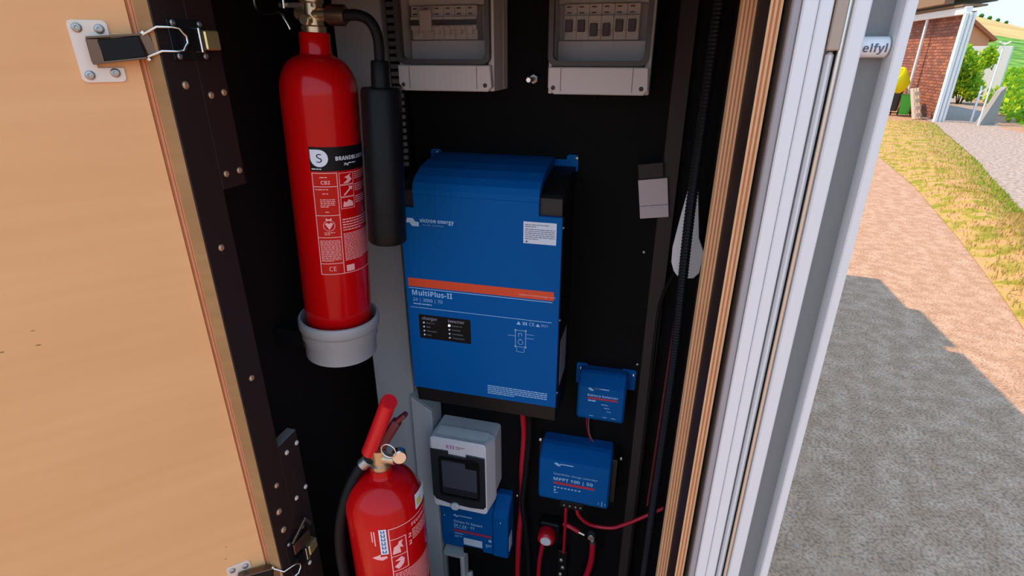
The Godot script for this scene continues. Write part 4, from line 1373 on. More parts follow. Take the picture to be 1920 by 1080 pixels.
func small_enclosure() -> void:
	var t := thing("breaker_enclosure", "small light grey enclosure with dark smoked window flap", "enclosure", Vector3(-0.36, 0.715, 0.0))
	var st := ST()
	# rear box
	prism(st, rrect(-0.434, -0.289, 0.735, 0.905, 0.008), 0.0, 0.048, 0.002)
	part(t, "rear_box", st, M.case_lit)
	# front cover, flanks drawn in towards the front
	st = ST()
	var back := rrect(-0.4355, -0.287, 0.722, 0.909, 0.012)
	var front := rrect(-0.4275, -0.2965, 0.716, 0.917, 0.009)
	for i in back.size():
		var j := (i + 1) % back.size()
		var e := back[j] - back[i]
		face(st, [Vector3(back[i].x, back[i].y, 0.049), Vector3(back[j].x, back[j].y, 0.049), Vector3(back[j].x, back[j].y, 0.058), Vector3(back[i].x, back[i].y, 0.058)], Vector3(e.y, -e.x, 0))
		face(st, [Vector3(back[i].x, back[i].y, 0.058), Vector3(back[j].x, back[j].y, 0.058), Vector3(front[j].x, front[j].y, 0.096), Vector3(front[i].x, front[i].y, 0.096)], Vector3(e.y, -e.x, 0.001))
	var fi := inset(front, 0.003)
	ring(st, front, fi, 0.096, 0.0962)
	prism(st, fi, 0.05, 0.0985, 0.001)
	part(t, "cover", st, M.case_lit)
	# smoked flap: frame, pane
	st = ST()
	var dk := PackedVector2Array([Vector2(-0.4275, 0.75), Vector2(-0.42, 0.739), Vector2(-0.39, 0.733), Vector2(-0.335, 0.731), Vector2(-0.304, 0.734), Vector2(-0.2985, 0.742), Vector2(-0.2985, 0.882), Vector2(-0.342, 0.884), Vector2(-0.3425, 0.876), Vector2(-0.384, 0.877), Vector2(-0.3845, 0.886), Vector2(-0.4275, 0.885)])
	prism(st, dk, 0.0986, 0.1015, 0.001)
	var fl := part(t, "window_flap", st, M.window_dark)
	st = ST()
	ring(st, rrect(-0.4075, -0.311, 0.758, 0.869, 0.007), rrect(-0.4025, -0.316, 0.763, 0.864, 0.005), 0.1015, 0.1045)
	part(fl, "flap_ridge", st, M.black_plastic)
	st = ST()
	prism(st, rrect(-0.4005, -0.318, 0.782, 0.858, 0.003), 0.1015, 0.1022)
	part(fl, "flap_pane", st, M.pane_grey)
	st = ST()
	box(st, Vector3(-0.343, 0.848, 0.1015), Vector3(-0.318, 0.872, 0.1055), 0.001)
	part(fl, "hinge_lug", st, M.black_plastic)
	st = ST()
	rod(st, Vector3(-0.3735, 0.729, 0.098), Vector3(-0.3735, 0.729, 0.107), 0.0105, 20, 0.002)
	part(t, "clip_button", st, M.white_plastic)
	st = ST()
	print_flat(st, "ETI", 0.0085, -0.388, 0.8925, 0.0988, true, false, 1.15)
	part(t, "maker_print", st, M.lilac)
	st = ST()
	rows(st, -0.366, -0.345, 0.9005, 0.0045, 2, 0.0988, 0.6)
	part(t, "grey_print", st, M.ink_grey)

# ------------------------------------------------------------------ cables and small gear
func cable(label: String, pts: Array, r: float, m: Material, group := "", k := 7) -> void:
	var t := thing("cable", label, "cable", pts[0], group)
	var st := ST()
	tube(st, curve(pts, k), r, 12)
	part(t, "sheath", st, m)

func gear() -> void:
	cable("thick bright red cable hanging straight down below the inverter", [Vector3(-0.2285, 1.04, 0.05), Vector3(-0.229, 0.96, 0.03), Vector3(-0.2285, 0.9, 0.02), Vector3(-0.2325, 0.8, 0.02), Vector3(-0.2315, 0.7, 0.02), Vector3(-0.238, 0.6, 0.02), Vector3(-0.2415, 0.5, 0.02), Vector3(-0.244, 0.27, 0.02)], 0.0068, M.red_cable)
	cable("thick black cable crossing beside the thick red one", [Vector3(-0.212, 1.04, 0.05), Vector3(-0.213, 0.92, 0.032), Vector3(-0.221, 0.8, 0.03), Vector3(-0.2265, 0.71, 0.036), Vector3(-0.217, 0.6, 0.03), Vector3(-0.212, 0.45, 0.02), Vector3(-0.212, 0.27, 0.02)], 0.0068, M.black_rubber)
	cable("red cable straight down from the charge controller terminals", [Vector3(-0.119, 0.757, 0.06), Vector3(-0.1195, 0.73, 0.055), Vector3(-0.1205, 0.69, 0.045), Vector3(-0.1225, 0.62, 0.03), Vector3(-0.1245, 0.56, 0.02)], 0.0036, M.red_cable)
	cable("red cable looping right from the charge controller", [Vector3(-0.095, 0.757, 0.06), Vector3(-0.09, 0.735, 0.06), Vector3(-0.072, 0.711, 0.055), Vector3(-0.046, 0.7, 0.05), Vector3(-0.012, 0.705, 0.05), Vector3(0.014, 0.722, 0.05), Vector3(0.045, 0.748, 0.05), Vector3(0.09, 0.78, 0.042), Vector3(0.114, 0.8, 0.038)], 0.0042, M.red_cable)
	cable("dark red cable rising out of the round red switch", [Vector3(-0.17, 0.62, 0.03), Vector3(-0.178, 0.57, 0.03), Vector3(-0.185, 0.5, 0.022), Vector3(-0.187, 0.4, 0.02), Vector3(-0.187, 0.27, 0.02)], 0.0056, M.red_cable)
	# lug joint
	var t := thing("cable_lug", "steel ring lug joining two red cables on a bolt", "lug", Vector3(-0.058, 0.655, 0.03))
	var st := ST()
	rod(st, Vector3(-0.09, 0.662, 0.04), Vector3(-0.074, 0.656, 0.04), 0.0052, 12, 0.001)
	part(t, "sleeve", st, M.chrome)
	st = ST()
	rod(st, Vector3(-0.058, 0.655, 0.03), Vector3(-0.058, 0.655, 0.047), 0.0092, 6, 0.001)
	part(t, "bolt", st, M.steel)
	st = ST()
	rod(st, Vector3(-0.055, 0.648, 0.042), Vector3(-0.053, 0.63, 0.04), 0.006, 12, 0.001)
	part(t, "lower_sleeve", st, M.steel)
	cable("short dark red cable stub left of the ring lug", [Vector3(-0.126, 0.672, 0.035), Vector3(-0.108, 0.669, 0.038), Vector3(-0.088, 0.661, 0.04)], 0.0058, M.red_cable)
	cable("thick red cable curving down from the ring lug", [Vector3(-0.0535, 0.635, 0.04), Vector3(-0.053, 0.6, 0.036), Vector3(-0.056, 0.55, 0.03), Vector3(-0.068, 0.48, 0.026), Vector3(-0.082, 0.4, 0.022), Vector3(-0.09, 0.27, 0.02)], 0.0075, M.red_cable)
	cable("thin red cable far right beside the brown batten", [Vector3(0.066, 1.3, 0.06), Vector3(0.064, 1.2, 0.06), Vector3(0.061, 1.0, 0.06), Vector3(0.058, 0.8, 0.06)], 0.0032, M.dark_red)
	# red rotary switch
	t = thing("battery_switch", "round red switch knob with pale front face", "switch", Vector3(-0.163, 0.64, 0.0))
	st = ST()
	box(st, Vector3(-0.185, 0.6, 0.0), Vector3(-0.135, 0.655, 0.03), 0.004)
	part(t, "base", st, M.black_plastic)
	st = ST()
	W = along(Vector3(-0.165, 0.632, 0.03), Vector3(0.05, -0.12, 1))
	lathe(st, [Vector2(0.019, 0), Vector2(0.021, 0.003), Vector2(0.021, 0.022), Vector2(0.019, 0.028), Vector2(0.0155, 0.03), Vector2(0.0155, 0.0285), Vector2(0, 0.0285)], 28)
	W = Transform3D.IDENTITY
	part(t, "knob", st, M.red_plastic)
	st = ST()
	W = along(Vector3(-0.165, 0.632, 0.03), Vector3(0.05, -0.12, 1))
	lathe(st, [Vector2(0.0135, 0.0286), Vector2(0.0125, 0.0315), Vector2(0, 0.032)], 24)
	W = Transform3D.IDENTITY
	part(t, "face_disc", st, M.white_plastic)
	# fuse strip with metal terminals
	t = thing("terminal_strip", "small dark terminal strip with steel clamps at the bottom", "terminal", Vector3(-0.127, 0.4, 0.0))
	st = ST()
	box(st, Vector3(-0.14, 0.36, 0.0), Vector3(-0.114, 0.56, 0.018), 0.002)
	part(t, "carrier", st, M.black_plastic)
	for y in [0.53, 0.505, 0.48, 0.455]:
		screw(t, Vector3(-0.128 + 0.003 * sin(y * 90.0), y, 0.018), Vector3(0, 0.2, 1), 0.0055, M.steel, "clamp_screw")
	# loose screw heads in the black board
	t = thing("board_screw", "tiny screw head in the black board right of the inverter", "screw", Vector3(-0.005, 1.39, 0))
	screw(t, Vector3(-0.004, 1.357, 0.0), Vector3(0, 0, 1), 0.003, M.steel, "head")
	t = thing("board_screw", "tiny screw head in the black board above the small balancer", "screw", Vector3(0.004, 1.11, 0))
	screw(t, Vector3(0.006, 1.112, 0.0), Vector3(0, 0, 1), 0.003, M.steel, "head")
	# folded leaflet holder
	t = thing("leaflet", "folded pinkish paper leaflet pinned on the black board", "paper", Vector3(0.0, 1.425, 0.0))
	st = ST()
	W = Transform3D(Basis(Vector3(0, 0, 1), 0.14), Vector3(0.004, 1.466, 0.0142))
	box(st, Vector3(-0.026, -0.036, 0.0005), Vector3(0.024, 0.034, 0.006), 0.0006)
	part(t, "sheet", st, M.paper)
	st = ST()
	box(st, Vector3(-0.026, -0.0135, 0.006), Vector3(0.024, -0.0125, 0.0063))
	part(t, "fold", st, M.sticker_ink)
	st = ST()
	box(st, Vector3(-0.025, 0.036, 0.0005), Vector3(0.018, 0.062, 0.008), 0.001)
	part(t, "clip", st, M.brown_batten)
	W = Transform3D.IDENTITY
	# white tapered plastic tongue
	t = thing("plastic_tongue", "white tapered plastic tongue hanging behind the ribbed conduit", "hanger", Vector3(0.06, 1.375, 0.12))
	st = ST()
	prism(st, PackedVector2Array([Vector2(0.0475, 1.37), Vector2(0.054, 1.362), Vector2(0.066, 1.358), Vector2(0.08, 1.36), Vector2(0.088, 1.37), Vector2(0.091, 1.405), Vector2(0.08, 1.43), Vector2(0.067, 1.52), Vector2(0.0645, 1.58), Vector2(0.061, 1.56), Vector2(0.047, 1.46), Vector2(0.041, 1.41), Vector2(0.042, 1.385)]), 0.118, 0.122, 0.001)
	part(t, "blade", st, M.white_plastic)
	# conduits
	t = thing("ribbed_conduit", "black ribbed conduit running up beside the plywood upright", "conduit", Vector3(0.06, 0.3, 0.17))
	var path := curve([Vector3(0.0615, 0.3, 0.16), Vector3(0.063, 0.9, 0.16), Vector3(0.064, 1.22, 0.165), Vector3(0.0585, 1.43, 0.17), Vector3(0.0575, 1.53, 0.17), Vector3(0.059, 1.76, 0.17), Vector3(0.062, 2.15, 0.17)], 12)
	var even := PackedVector3Array()
	var cv := Curve3D.new()
	for q in path:
		cv.add_point(q)
	var len := cv.get_baked_length()
	for i in int(len / 0.0026):
		even.append(cv.sample_baked(i * 0.0026))
	path = even
	st = ST()
	tube(st, path, 0.0068, 10, 0.0012)
	part(t, "ribs", st, M.conduit)
	cable("smooth black cable behind the ribbed conduit", [Vector3(0.098, 0.3, 0.08), Vector3(0.097, 0.9, 0.08), Vector3(0.096, 1.4, 0.08), Vector3(0.095, 2.1, 0.08)], 0.008, M.black_rubber)
	cable("thin black cable slanting below the white tongue", [Vector3(0.066, 1.39, 0.10), Vector3(0.052, 1.34, 0.06), Vector3(0.038, 1.28, 0.03), Vector3(0.034, 1.2, 0.02), Vector3(0.036, 0.9, 0.022), Vector3(0.036, 0.3, 0.022)], 0.0035, M.black_rubber)

# ------------------------------------------------------------------ outdoors
func poly_strip(st: SurfaceTool, L: Array, R: Array, y0: float, hump: float, cols: int, sd: int) -> void:
	var f := FastNoiseLite.new()
	f.seed = sd
	f.frequency = 0.9
	var rowsn := 8
	var grid := []
	for i in L.size() - 1:
		for k in rowsn:
			grid.append(_strip_row(L, R, i, float(k) / rowsn, y0, hump, cols, f))
	grid.append(_strip_row(L, R, L.size() - 2, 1.0, y0, hump, cols, f))
	for i in grid.size() - 1:
		for j in cols:
			face(st, [grid[i][j], grid[i][j + 1], grid[i + 1][j + 1]], Vector3.UP)
			face(st, [grid[i][j], grid[i + 1][j + 1], grid[i + 1][j]], Vector3.UP)

func _strip_row(L: Array, R: Array, i: int, t: float, y0: float, hump: float, cols: int, f: FastNoiseLite) -> Array:
	var a: Vector2 = L[i].lerp(L[i + 1], t)
	var b: Vector2 = R[i].lerp(R[i + 1], t)
	var row := []
	for j in cols + 1:
		var u := float(j) / cols
		var p := a.lerp(b, u)
		var e := sin(PI * u)
		row.append(Vector3(p.x, y0 + hump * e * (1.0 + 0.5 * f.get_noise_2d(p.x, p.y)) + 0.02 * e * f.get_noise_2d(p.x * 4, p.y * 4), p.y))
	return row

func leaf_mesh(len: float, wid: float, m: Material) -> ArrayMesh:
	var st := ST()
	var mid := Vector3(0, len * 0.5, wid * 0.15)
	for s in [-1.0, 1.0]:
		face(st, [Vector3.ZERO, Vector3(s * wid * 0.5, len * 0.45, 0), mid], Vector3(0, 0, 1))
		face(st, [mid, Vector3(s * wid * 0.5, len * 0.45, 0), Vector3(0, len, 0)], Vector3(0, 0, 1))
	var me := st.commit()
	me.surface_set_material(0, m)
	return me

func scatter(parent: Node, called: String, me: Mesh, where: Array) -> MultiMeshInstance3D:
	var mm := MultiMesh.new()
	mm.transform_format = MultiMesh.TRANSFORM_3D
	mm.mesh = me
	mm.instance_count = where.size()
	for i in where.size():
		mm.set_instance_transform(i, where[i])
	var o := MultiMeshInstance3D.new()
	o.name = called
	o.multimesh = mm
	o.set_meta("kind", "stuff")
	if parent == self:
		o.name = named(called)
	else:
		o.position = -origin_of(parent)
	parent.add_child(o, true)
	return o

func rand_basis() -> Basis:
	return Basis(Vector3(rng.randf_range(-1, 1), rng.randf_range(-1, 1), rng.randf_range(-1, 1)).normalized(), rng.randf() * TAU)

func bush(called: String, label: String, at: Vector3, size: Vector3, n: int, leaf: float, mats: Array, group := "") -> void:
	var t := thing(called, label, "bush", at, group)
	var st := ST()
	for i in 5:
		var a := TAU * i / 5.0
		rod(st, at + Vector3(0.05 * cos(a), -0.05, 0.05 * sin(a)), at + Vector3(size.x * 0.25 * cos(a), size.y * 0.7, size.z * 0.25 * sin(a)), 0.02, 6)
	part(t, "stems", st, M.bark)
	# lobes, leaves spread through their outer shells
	var lobes := []
	for i in 11:
		lobes.append([at + Vector3(rng.randf_range(-0.34, 0.34) * size.x, rng.randf_range(0.2, 0.8) * size.y, rng.randf_range(-0.34, 0.34) * size.z), rng.randf_range(0.16, 0.27)])
	for k in mats.size():
		var w := []
		for i in n / mats.size():
			var lb: Array = lobes[rng.randi() % lobes.size()]
			var d := Vector3(rng.randfn(), rng.randfn(), rng.randfn()).normalized()
			var r := pow(rng.randf(), 0.35)
			var p: Vector3 = lb[0] + d * r * Vector3(lb[1] * size.x, lb[1] * size.y, lb[1] * size.z)
			if p.y > 0.02:
				w.append(Transform3D(rand_basis().scaled(Vector3.ONE * rng.randf_range(0.7, 1.3)), p))
		scatter(t, "foliage", leaf_mesh(leaf, leaf * 0.6, mats[k]), w)

func outdoors() -> void:
	# ground: one broad sheet of reddish gravelled earth
	var st := ST()
	face(st, [Vector3(-60, 0, 40), Vector3(30, 0, 40), Vector3(30, 0, -45), Vector3(-60, 0, -45)], Vector3.UP)
	structure("ground", st, M.dirt, "reddish bare earth beside the trailer")
	# loose stones, mostly on the shaded near ground
	var me := SphereMesh.new()
	me.radius = 0.5
	me.height = 0.7
	me.radial_segments = 6
	me.rings = 3
	me.material = M.stone
	var w := []
	for i in 2600:
		var p := Vector3(rng.randf_range(0.3, 3.2), 0.0, rng.randf_range(-6.0, 0.3))
		var s := pow(rng.randf(), 3.0) * 0.022 + 0.005
		w.append(Transform3D(Basis(Vector3.UP, rng.randf() * TAU).scaled(Vector3(s * rng.randf_range(0.7, 1.3), s * 0.6, s)), p))
	var so := scatter(self, "gravel", me, w)
	tag(so, "loose pale gravel lying on the bare earth", "gravel")
	# turf strip and road
	var L := [Vector2(2.1, 1.0), Vector2(2.3, -2.2), Vector2(2.51, -3.0), Vector2(2.66, -3.57), Vector2(3.02, -5.13), Vector2(3.55, -7.74), Vector2(3.95, -10.57), Vector2(5.2, -16.4)]
	var R := [Vector2(3.4, 1.0), Vector2(3.6, -2.2), Vector2(3.72, -3.6), Vector2(3.9, -5.0), Vector2(4.16, -6.33), Vector2(4.6, -7.74), Vector2(5.5, -10.57), Vector2(7.1, -16.4)]
	st = ST()
	poly_strip(st, L, R, 0.005, 0.09, 10, 31)
	var turf := solo("turf_strip", st, M.turf, "patchy dry turf strip between the bare earth and the road", "grass", "stuff")
	var blades := [[], []]
	for i in 20000:
		var seg := rng.randi() % (L.size() - 1)
		var tt := rng.randf()
		var u := rng.randf()
		var p2: Vector2 = L[seg].lerp(L[seg + 1], tt).lerp(R[seg].lerp(R[seg + 1], tt), u)
		var g := u * 0.8 + rng.randf() * 0.5 - (0.25 if seg < 4 else 0.0)
		if rng.randf() > 0.25 + u * 0.8:
			continue
		var b := Basis(Vector3.UP, rng.randf() * TAU) * Basis(Vector3.RIGHT, rng.randf_range(-0.7, 0.7))
		blades[1 if g > 0.92 else 0].append(Transform3D(b.scaled(Vector3.ONE * rng.randf_range(0.5, 1.3)), Vector3(p2.x, 0.09 * sin(PI * u), p2.y)))
	tag(scatter(self, "dry_grass", leaf_mesh(0.05, 0.01, M.blade_dry), blades[0]), "dry yellow grass blades on the turf strip", "grass")
	tag(scatter(self, "green_grass", leaf_mesh(0.06, 0.012, M.blade_green), blades[1]), "green grass blades along the road side of the strip", "grass")
	st = ST()
	var Rr := [Vector2(9.5, 1.0), Vector2(9.5, -2.2), Vector2(9.5, -3.6), Vector2(9.2, -5.0), Vector2(9.0, -6.33), Vector2(8.8, -7.74), Vector2(8.4, -10.57), Vector2(8.25, -15.5), Vector2(13.5, -30.0)]
	var Rl := R.duplicate()
	Rl.append(Vector2(9.6, -30.0))
	poly_strip(st, Rl, Rr, 0.012, 0.0, 4, 3)
	structure("road", st, M.asphalt, "pale asphalt lane behind the grass strip")
	# wild bank right of the lane
	var f := FastNoiseLite.new()
	f.seed = 77
	f.frequency = 0.25
	st = ST()
	var bank := []
	for i in 26:
		var z := lerpf(2.0, -46.0, i / 25.0)
		var xb := 9.4 if z > -5.0 else (lerpf(9.4, 8.35, (-5.0 - z) / 10.5) if z > -15.5 else 8.35 + (-15.5 - z) * 0.36)
		var row := []
		for j in 15:
			var u := j / 14.0
			var x := xb + u * 22.0
			row.append(Vector3(x, minf(1.0, u * 6.0) * (0.25 + 2.2 * u + 0.5 * f.get_noise_2d(x, z)) - 0.05, z))
		bank.append(row)
	for i in 25:
		for j in 14:
			face(st, [bank[i][j], bank[i][j + 1], bank[i + 1][j + 1]], Vector3.UP)
			face(st, [bank[i][j], bank[i + 1][j + 1], bank[i + 1][j]], Vector3.UP)
	structure("bank", st, M.bank_green, "overgrown green bank beyond the lane")
	var wl := [[], [], []]
	for i in 30000:
		var ri := rng.randi_range(5, 23)
		var ci := int(pow(rng.randf(), 1.5) * 10.0)
		var p: Vector3 = bank[ri][ci].lerp(bank[ri + 1][ci + 1], rng.randf()).lerp(bank[ri][ci + 1], rng.randf())
		p.y += rng.randf() * (0.35 + 0.3 * f.get_noise_2d(p.x * 3, p.z * 3))
		wl[rng.randi() % 3].append(Transform3D(rand_basis().scaled(Vector3.ONE * rng.randf_range(0.7, 1.5)), p))
	var mk := ["leaf_lime", "leaf_green", "leaf_green"]
	for k in 3:
		tag(scatter(self, "bank_plants", leaf_mesh(0.2, 0.12, M[mk[k]]), wl[k]), ["lime green weeds covering the bank", "mid green weeds covering the bank", "tall green weeds among the others on the bank"][k], "weeds")
	# hills: vineyards below, stubble field on top
	for h in [[0.0, 0.6, M.far_green, "hill", "far green vine slope below the stubble field"], [0.6, 1.0, M.far_field, "hill_field", "far pale stubble field on the hilltop"]]:
		st = ST()
		var prev := []
		for i in 71:
			var a := lerpf(-70, 70, i / 70.0)
			var row := []
			for j in 9:
				row.append(hill_point(a, lerpf(h[0], h[1], j / 8.0)))
			if prev.size():
				for j in 8:
					face(st, [prev[j], row[j], row[j + 1]], Vector3.UP)
					face(st, [prev[j], row[j + 1], prev[j + 1]], Vector3.UP)
			prev = row
		structure(h[3], st, h[2], h[4])
	var places := ["nearest the shed roof", "second along from the shed", "in the middle of the row", "fourth along from the shed", "farthest right in the row"]
	for i in 5:
		var p := hill_point(22.6 + i * 0.52, 0.99)
		var s := 0.42 - 0.03 * i
		var tr := thing("hill_tree", "tiny dark tree on the far hill crest, " + places[i], "tree", p, "trees on the hill crest")
		W = Transform3D(Basis(), p)
		st = ST()
		lathe(st, [Vector2(0, -0.5), Vector2(1.3 * s, 0.0), Vector2(1.6 * s, 1.0 * s), Vector2(0.9 * s, 2.0 * s), Vector2(0, 2.3 * s)], 8)
		W = Transform3D.IDENTITY
		part(tr, "crown", st, M.leaf_deep)
	shed()
	yard_things()

func hill_point(az: float, u: float) -> Vector3:
	var crest := clampf(2.76 - 0.3 * (az - 22.6), 0.9, 3.4)
	var mid := clampf(1.5 - 0.19 * (az - 23.4), 0.4, 1.9)
	var d := 50.0 + 150.0 * u
	var y := 0.0
	if u < 0.6:
		y = lerpf(-0.6, 1.7 + 140.0 * tan(deg_to_rad(mid)), pow(u / 0.6, 1.3))
	else:
		y = lerpf(1.7 + 140.0 * tan(deg_to_rad(mid)), 1.7 + 200.0 * tan(deg_to_rad(crest)), (u - 0.6) / 0.4)
	return Vector3(d * sin(deg_to_rad(az)), y, 1.0 - d * cos(deg_to_rad(az)))

func shed() -> void:
	# open-sided lean-to: brick rear wall, beam, posts, roof
	var t := thing("brick_shed", "brick shed with white posts and beam across the yard", "shed", Vector3(8.2, 0, -20))
	var bw := ST()
	box(bw, Vector3(7.6, 0, -30), Vector3(7.68, 2.75, -17.3))
	part(t, "mortar_wall", bw, M.mortar)
	var brick := BoxMesh.new()
	var lay := [[], [], []]
	for r in 32:
		var z := -30.0 + (0.13 if r % 2 else 0.0)
		while z < -17.6:
			lay[rng.randi() % 3].append(Transform3D(Basis().scaled(Vector3(0.03, 0.07, 0.245)), Vector3(7.592 - rng.randf() * 0.006, 0.06 + r * 0.083, z + 0.13)))
			z += 0.26
	for k in 3:
		var bm := BoxMesh.new()
		bm.material = M[["brick_a", "brick_b", "brick_c"][k]]
		scatter(t, "bricks", bm, lay[k])
	var st := ST()
	box(st, Vector3(7.3, 2.66, -30), Vector3(7.45, 2.84, -17.0), 0.01)
	part(t, "eaves_beam", st, M.white_frame)
	for q in [[7.3, 7.38, -17.06, -16.94], [7.41, 7.48, -17.06, -16.96], [7.51, 7.57, -17.06, -16.98]]:
		st = ST()
		box(st, Vector3(q[0], 0, q[2]), Vector3(q[1], 2.7, q[3]), 0.01)
		part(t, "post", st, M.white_frame)
	for z in [-19.4, -22.6]:
		st = ST()
		box(st, Vector3(7.34, 0, z - 0.04), Vector3(7.4, 2.66, z + 0.05), 0.01)
		part(t, "post", st, M.white_frame)
	st = ST()
	rod(st, Vector3(7.5, 1.2, -17.5), Vector3(7.5, 2.65, -17.5), 0.025, 10)
	part(t, "downpipe", st, M.white_frame)
	st = ST()
	prism_roof(st)
	part(t, "roof", st, M.roof_tin)
	st = ST()
	box(st, Vector3(7.25, 2.85, -30), Vector3(7.8, 2.9, -17.1))
	part(t, "soffit", st, M.fascia_wood)
	st = ST()
	box(st, Vector3(7.0, 2.95, -30), Vector3(7.22, 3.5, -17.6))
	part(t, "fascia", st, M.fascia_wood)

func prism_roof(st: SurfaceTool) -> void:
	face(st, [Vector3(6.95, 3.55, -30.2), Vector3(6.95, 3.55, -17.4), Vector3(7.95, 3.0, -17.0), Vector3(7.95, 3.0, -30.2)], Vector3.UP)
	face(st, [Vector3(6.95, 3.5, -30.2), Vector3(6.95, 3.5, -17.4), Vector3(7.95, 2.95, -17.0), Vector3(7.95, 2.95, -30.2)], Vector3.DOWN)
	face(st, [Vector3(6.95, 3.55, -17.4), Vector3(6.95, 3.5, -17.4), Vector3(7.95, 2.95, -17.0), Vector3(7.95, 3.0, -17.0)], Vector3.BACK)
	face(st, [Vector3(6.95, 3.55, -17.4), Vector3(6.95, 3.5, -17.4), Vector3(6.95, 3.5, -30.2), Vector3(6.95, 3.55, -30.2)], Vector3.LEFT)

func wheelie(at: Vector3, called: String, label: String, m: Material, s: float) -> void:
	var t := thing(called, label, "bin", at)
	var st := ST()
	W = Transform3D(Basis(Vector3.UP, -0.4).scaled(Vector3.ONE * s), at)
	for i in 1:
		var lo := rrect(-0.2, 0.2, -0.22, 0.22, 0.05, 3)
		var hi := rrect(-0.27, 0.27, -0.3, 0.3, 0.06, 3)
		for k in lo.size():
			var j := (k + 1) % lo.size()
			var e := lo[j] - lo[k]
			face(st, [Vector3(lo[k].x, 0.08, lo[k].y), Vector3(lo[j].x, 0.08, lo[j].y), Vector3(hi[j].x, 0.95, hi[j].y), Vector3(hi[k].x, 0.95, hi[k].y)], Vector3(e.y, 0, -e.x))
	part(t, "body", st, m)
	st = ST()
	box(st, Vector3(-0.29, 0.95, -0.33), Vector3(0.29, 1.0, 0.33), 0.02)
	part(t, "lid", st, m)
	for s2 in [-1.0, 1.0]:
		st = ST()
		rod(st, Vector3(0.24 * s2, 0.1, -0.24), Vector3(0.29 * s2, 0.1, -0.24), 0.1, 14, 0.01)
		part(t, "wheel", st, M.black_rubber)
	W = Transform3D.IDENTITY

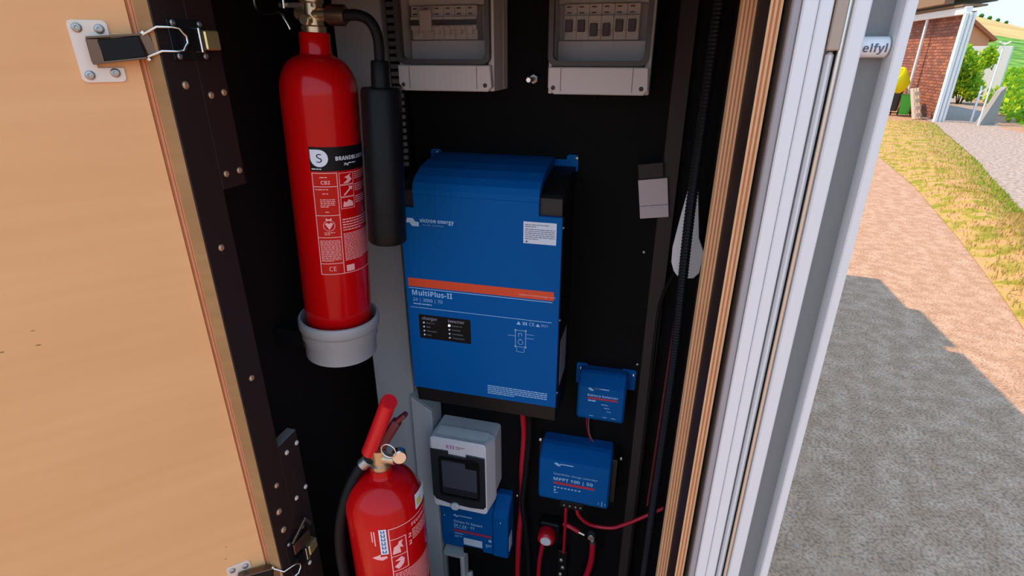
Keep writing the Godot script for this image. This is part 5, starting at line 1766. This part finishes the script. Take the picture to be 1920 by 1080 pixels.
func yard_things() -> void:
	wheelie(Vector3(7.12, 0, -18.6), "wheelie_bin", "bright green wheelie bin in front of the brick shed", M.green_bin, 0.62)
	wheelie(Vector3(6.66, 0, -18.75), "wheelie_bin", "low dark bin under the yellow tub", M.dark_bin, 0.55)
	wheelie(Vector3(7.08, 0, -19.6), "wheelie_bin", "tall dark grey bin behind the green bin", M.dark_bin, 0.85)
	# yellow tub tipped over
	var t := thing("yellow_tub", "bright yellow curved tub lying above the dark bin", "tub", Vector3(6.72, 0.55, -18.7))
	var st := ST()
	W = Transform3D(Basis(Vector3(0, 0, 1), 1.0) * Basis(Vector3.UP, 0.4), Vector3(6.76, 0.93, -18.6))
	var prof := [Vector2(0.18, -0.2), Vector2(0.34, 0.06), Vector2(0.36, 0.2), Vector2(0.39, 0.22), Vector2(0.4, 0.2), Vector2(0.36, 0.04), Vector2(0.2, -0.23), Vector2(0, -0.23)]
	lathe(st, prof, 20)
	W = Transform3D.IDENTITY
	part(t, "shell", st, M.yellow_tub)
	# pallet leaning on the shed
	t = thing("pallet", "pale wooden pallet leaning by the shed post", "pallet", Vector3(7.25, 0, -17.6))
	W = Transform3D(Basis(Vector3(0, 1, 0), 0.9) * Basis(Vector3(1, 0, 0), -0.3), Vector3(7.16, 0.02, -17.6))
	for i in 4:
		st = ST()
		box(st, Vector3(-0.22, 0.05 + i * 0.2, 0), Vector3(0.22, 0.15 + i * 0.2, 0.02), 0.003)
		part(t, "board", st, M.pallet_wood)
	for x in [-0.2, 0.0, 0.2]:
		st = ST()
		box(st, Vector3(x - 0.03, 0.0, -0.08), Vector3(x + 0.03, 0.86, 0), 0.003)
		part(t, "runner", st, M.pallet_wood)
	W = Transform3D.IDENTITY
	bush("shrub", "lime green leafy shrub behind the shed post", Vector3(10.8, 0, -24.0), Vector3(1.7, 2.1, 1.7), 5200, 0.15, [M.leaf_lime, M.leaf_green])
	# white garden wall, low shaded wall, rails
	W = Transform3D(Basis(Vector3.UP, deg_to_rad(-36.87)), Vector3(12.0, 0, -27.1))
	st = bx(0, 1.3, 0, 2.02, -0.2, 0, 0.01)
	W = Transform3D.IDENTITY
	solo("garden_wall", st, M.white_wall, "white rendered garden wall behind the lamp post", "wall")
	st = ST()
	prism_wedge(st)
	solo("ramp_wall", st, M.concrete, "grey wedge of low wall at the lane bend", "wall")
	t = thing("lamp_post", "slender white lamp post with twin arms at the lane bend", "lamp post", Vector3(8.03, 0, -16.23))
	st = ST()
	rod(st, Vector3(8.03, 0, -16.23), Vector3(8.03, 1.98, -16.23), 0.02, 10)
	part(t, "pole", st, M.white_frame)
	for s in [-1.0, 1.0]:
		st = ST()
		bar(st, Vector3(8.03, 1.93, -16.23), Vector3(8.03 + 0.12 * s, 2.0, -16.23), 0.03, 0.06, 0.01)
		part(t, "arm", st, M.white_frame)
	t = thing("railing", "short white railing beside the grey wedge wall", "railing", Vector3(8.3, 0, -17.2))
	for y in [0.45, 0.75]:
		st = ST()
		rod(st, Vector3(8.15, y, -16.9), Vector3(9.0, y + 0.1, -18.8), 0.025, 8)
		part(t, "rail", st, M.white_frame)
	for k in 3:
		st = ST()
		var p := Vector3(8.15, 0, -16.9).lerp(Vector3(9.0, 0, -18.8), k / 2.0)
		rod(st, p, p + Vector3(0, 0.75 + 0.05 * k, 0), 0.025, 8)
		part(t, "baluster", st, M.white_frame)
	# house beyond
	t = thing("house", "small white gabled house far beyond the shed", "house", Vector3(19.9, 0, -47))
	st = ST()
	prism(st, PackedVector2Array([Vector2(18.4, 0), Vector2(21.4, 0), Vector2(21.4, 2.7), Vector2(19.9, 3.8), Vector2(18.4, 2.7)]), -52, -47)
	part(t, "walls", st, M.terracotta)
	st = ST()
	for s in [-1.0, 1.0]:
		bar(st, Vector3(19.9, 3.95, -49.5), Vector3(19.9 + 1.8 * s, 2.6, -49.5), 0.2, 5.6, 0.02, Vector3(0.6 * s, 0.8, 0))
	part(t, "roof", st, M.roof_tile)
	st = ST()
	box(st, Vector3(19.4, 1.2, -47.02), Vector3(20.4, 2.3, -46.96))
	part(t, "window", st, M.dark_bin)

func prism_wedge(st: SurfaceTool) -> void:
	W = Transform3D(Basis(Vector3.UP, deg_to_rad(20)), Vector3(8.12, 0, -16.35))
	prism(st, PackedVector2Array([Vector2(0, 0), Vector2(0.42, 0), Vector2(0.42, 0.95), Vector2(0.3, 0.85), Vector2(0.02, 0.1)]), -0.15, 0.0)
	W = Transform3D.IDENTITY

func _ready() -> void:
	rng.seed = 20240
	light_and_camera()
	materials()
	var led := mat("led_on", c8(235, 245, 240), 0.4)
	led.emission_enabled = true
	led.emission = c8(235, 250, 240)
	led.emission_energy_multiplier = 1.0
	mat("window_dark", c8(46, 46, 50), 0.25)
	mat("pane_grey", c8(78, 80, 88), 0.15)
	mat("conduit", c8(30, 30, 34), 0.35, 0.0, 0.35)
	setting()
	birch_door()
	latch(1.703, 1.7155, "upper steel toggle latch joining the birch door to the upright", 0.0)
	latch(0.913, 0.903, "lower steel toggle latch near the bottom of the birch door", 0.03)
	trunking()
	fuse_boxes()
	inverter()
	co2_extinguisher()
	powder_extinguisher()
	small_enclosure()
	converter()
	mppt()
	balancer()
	gear()
	outdoors()
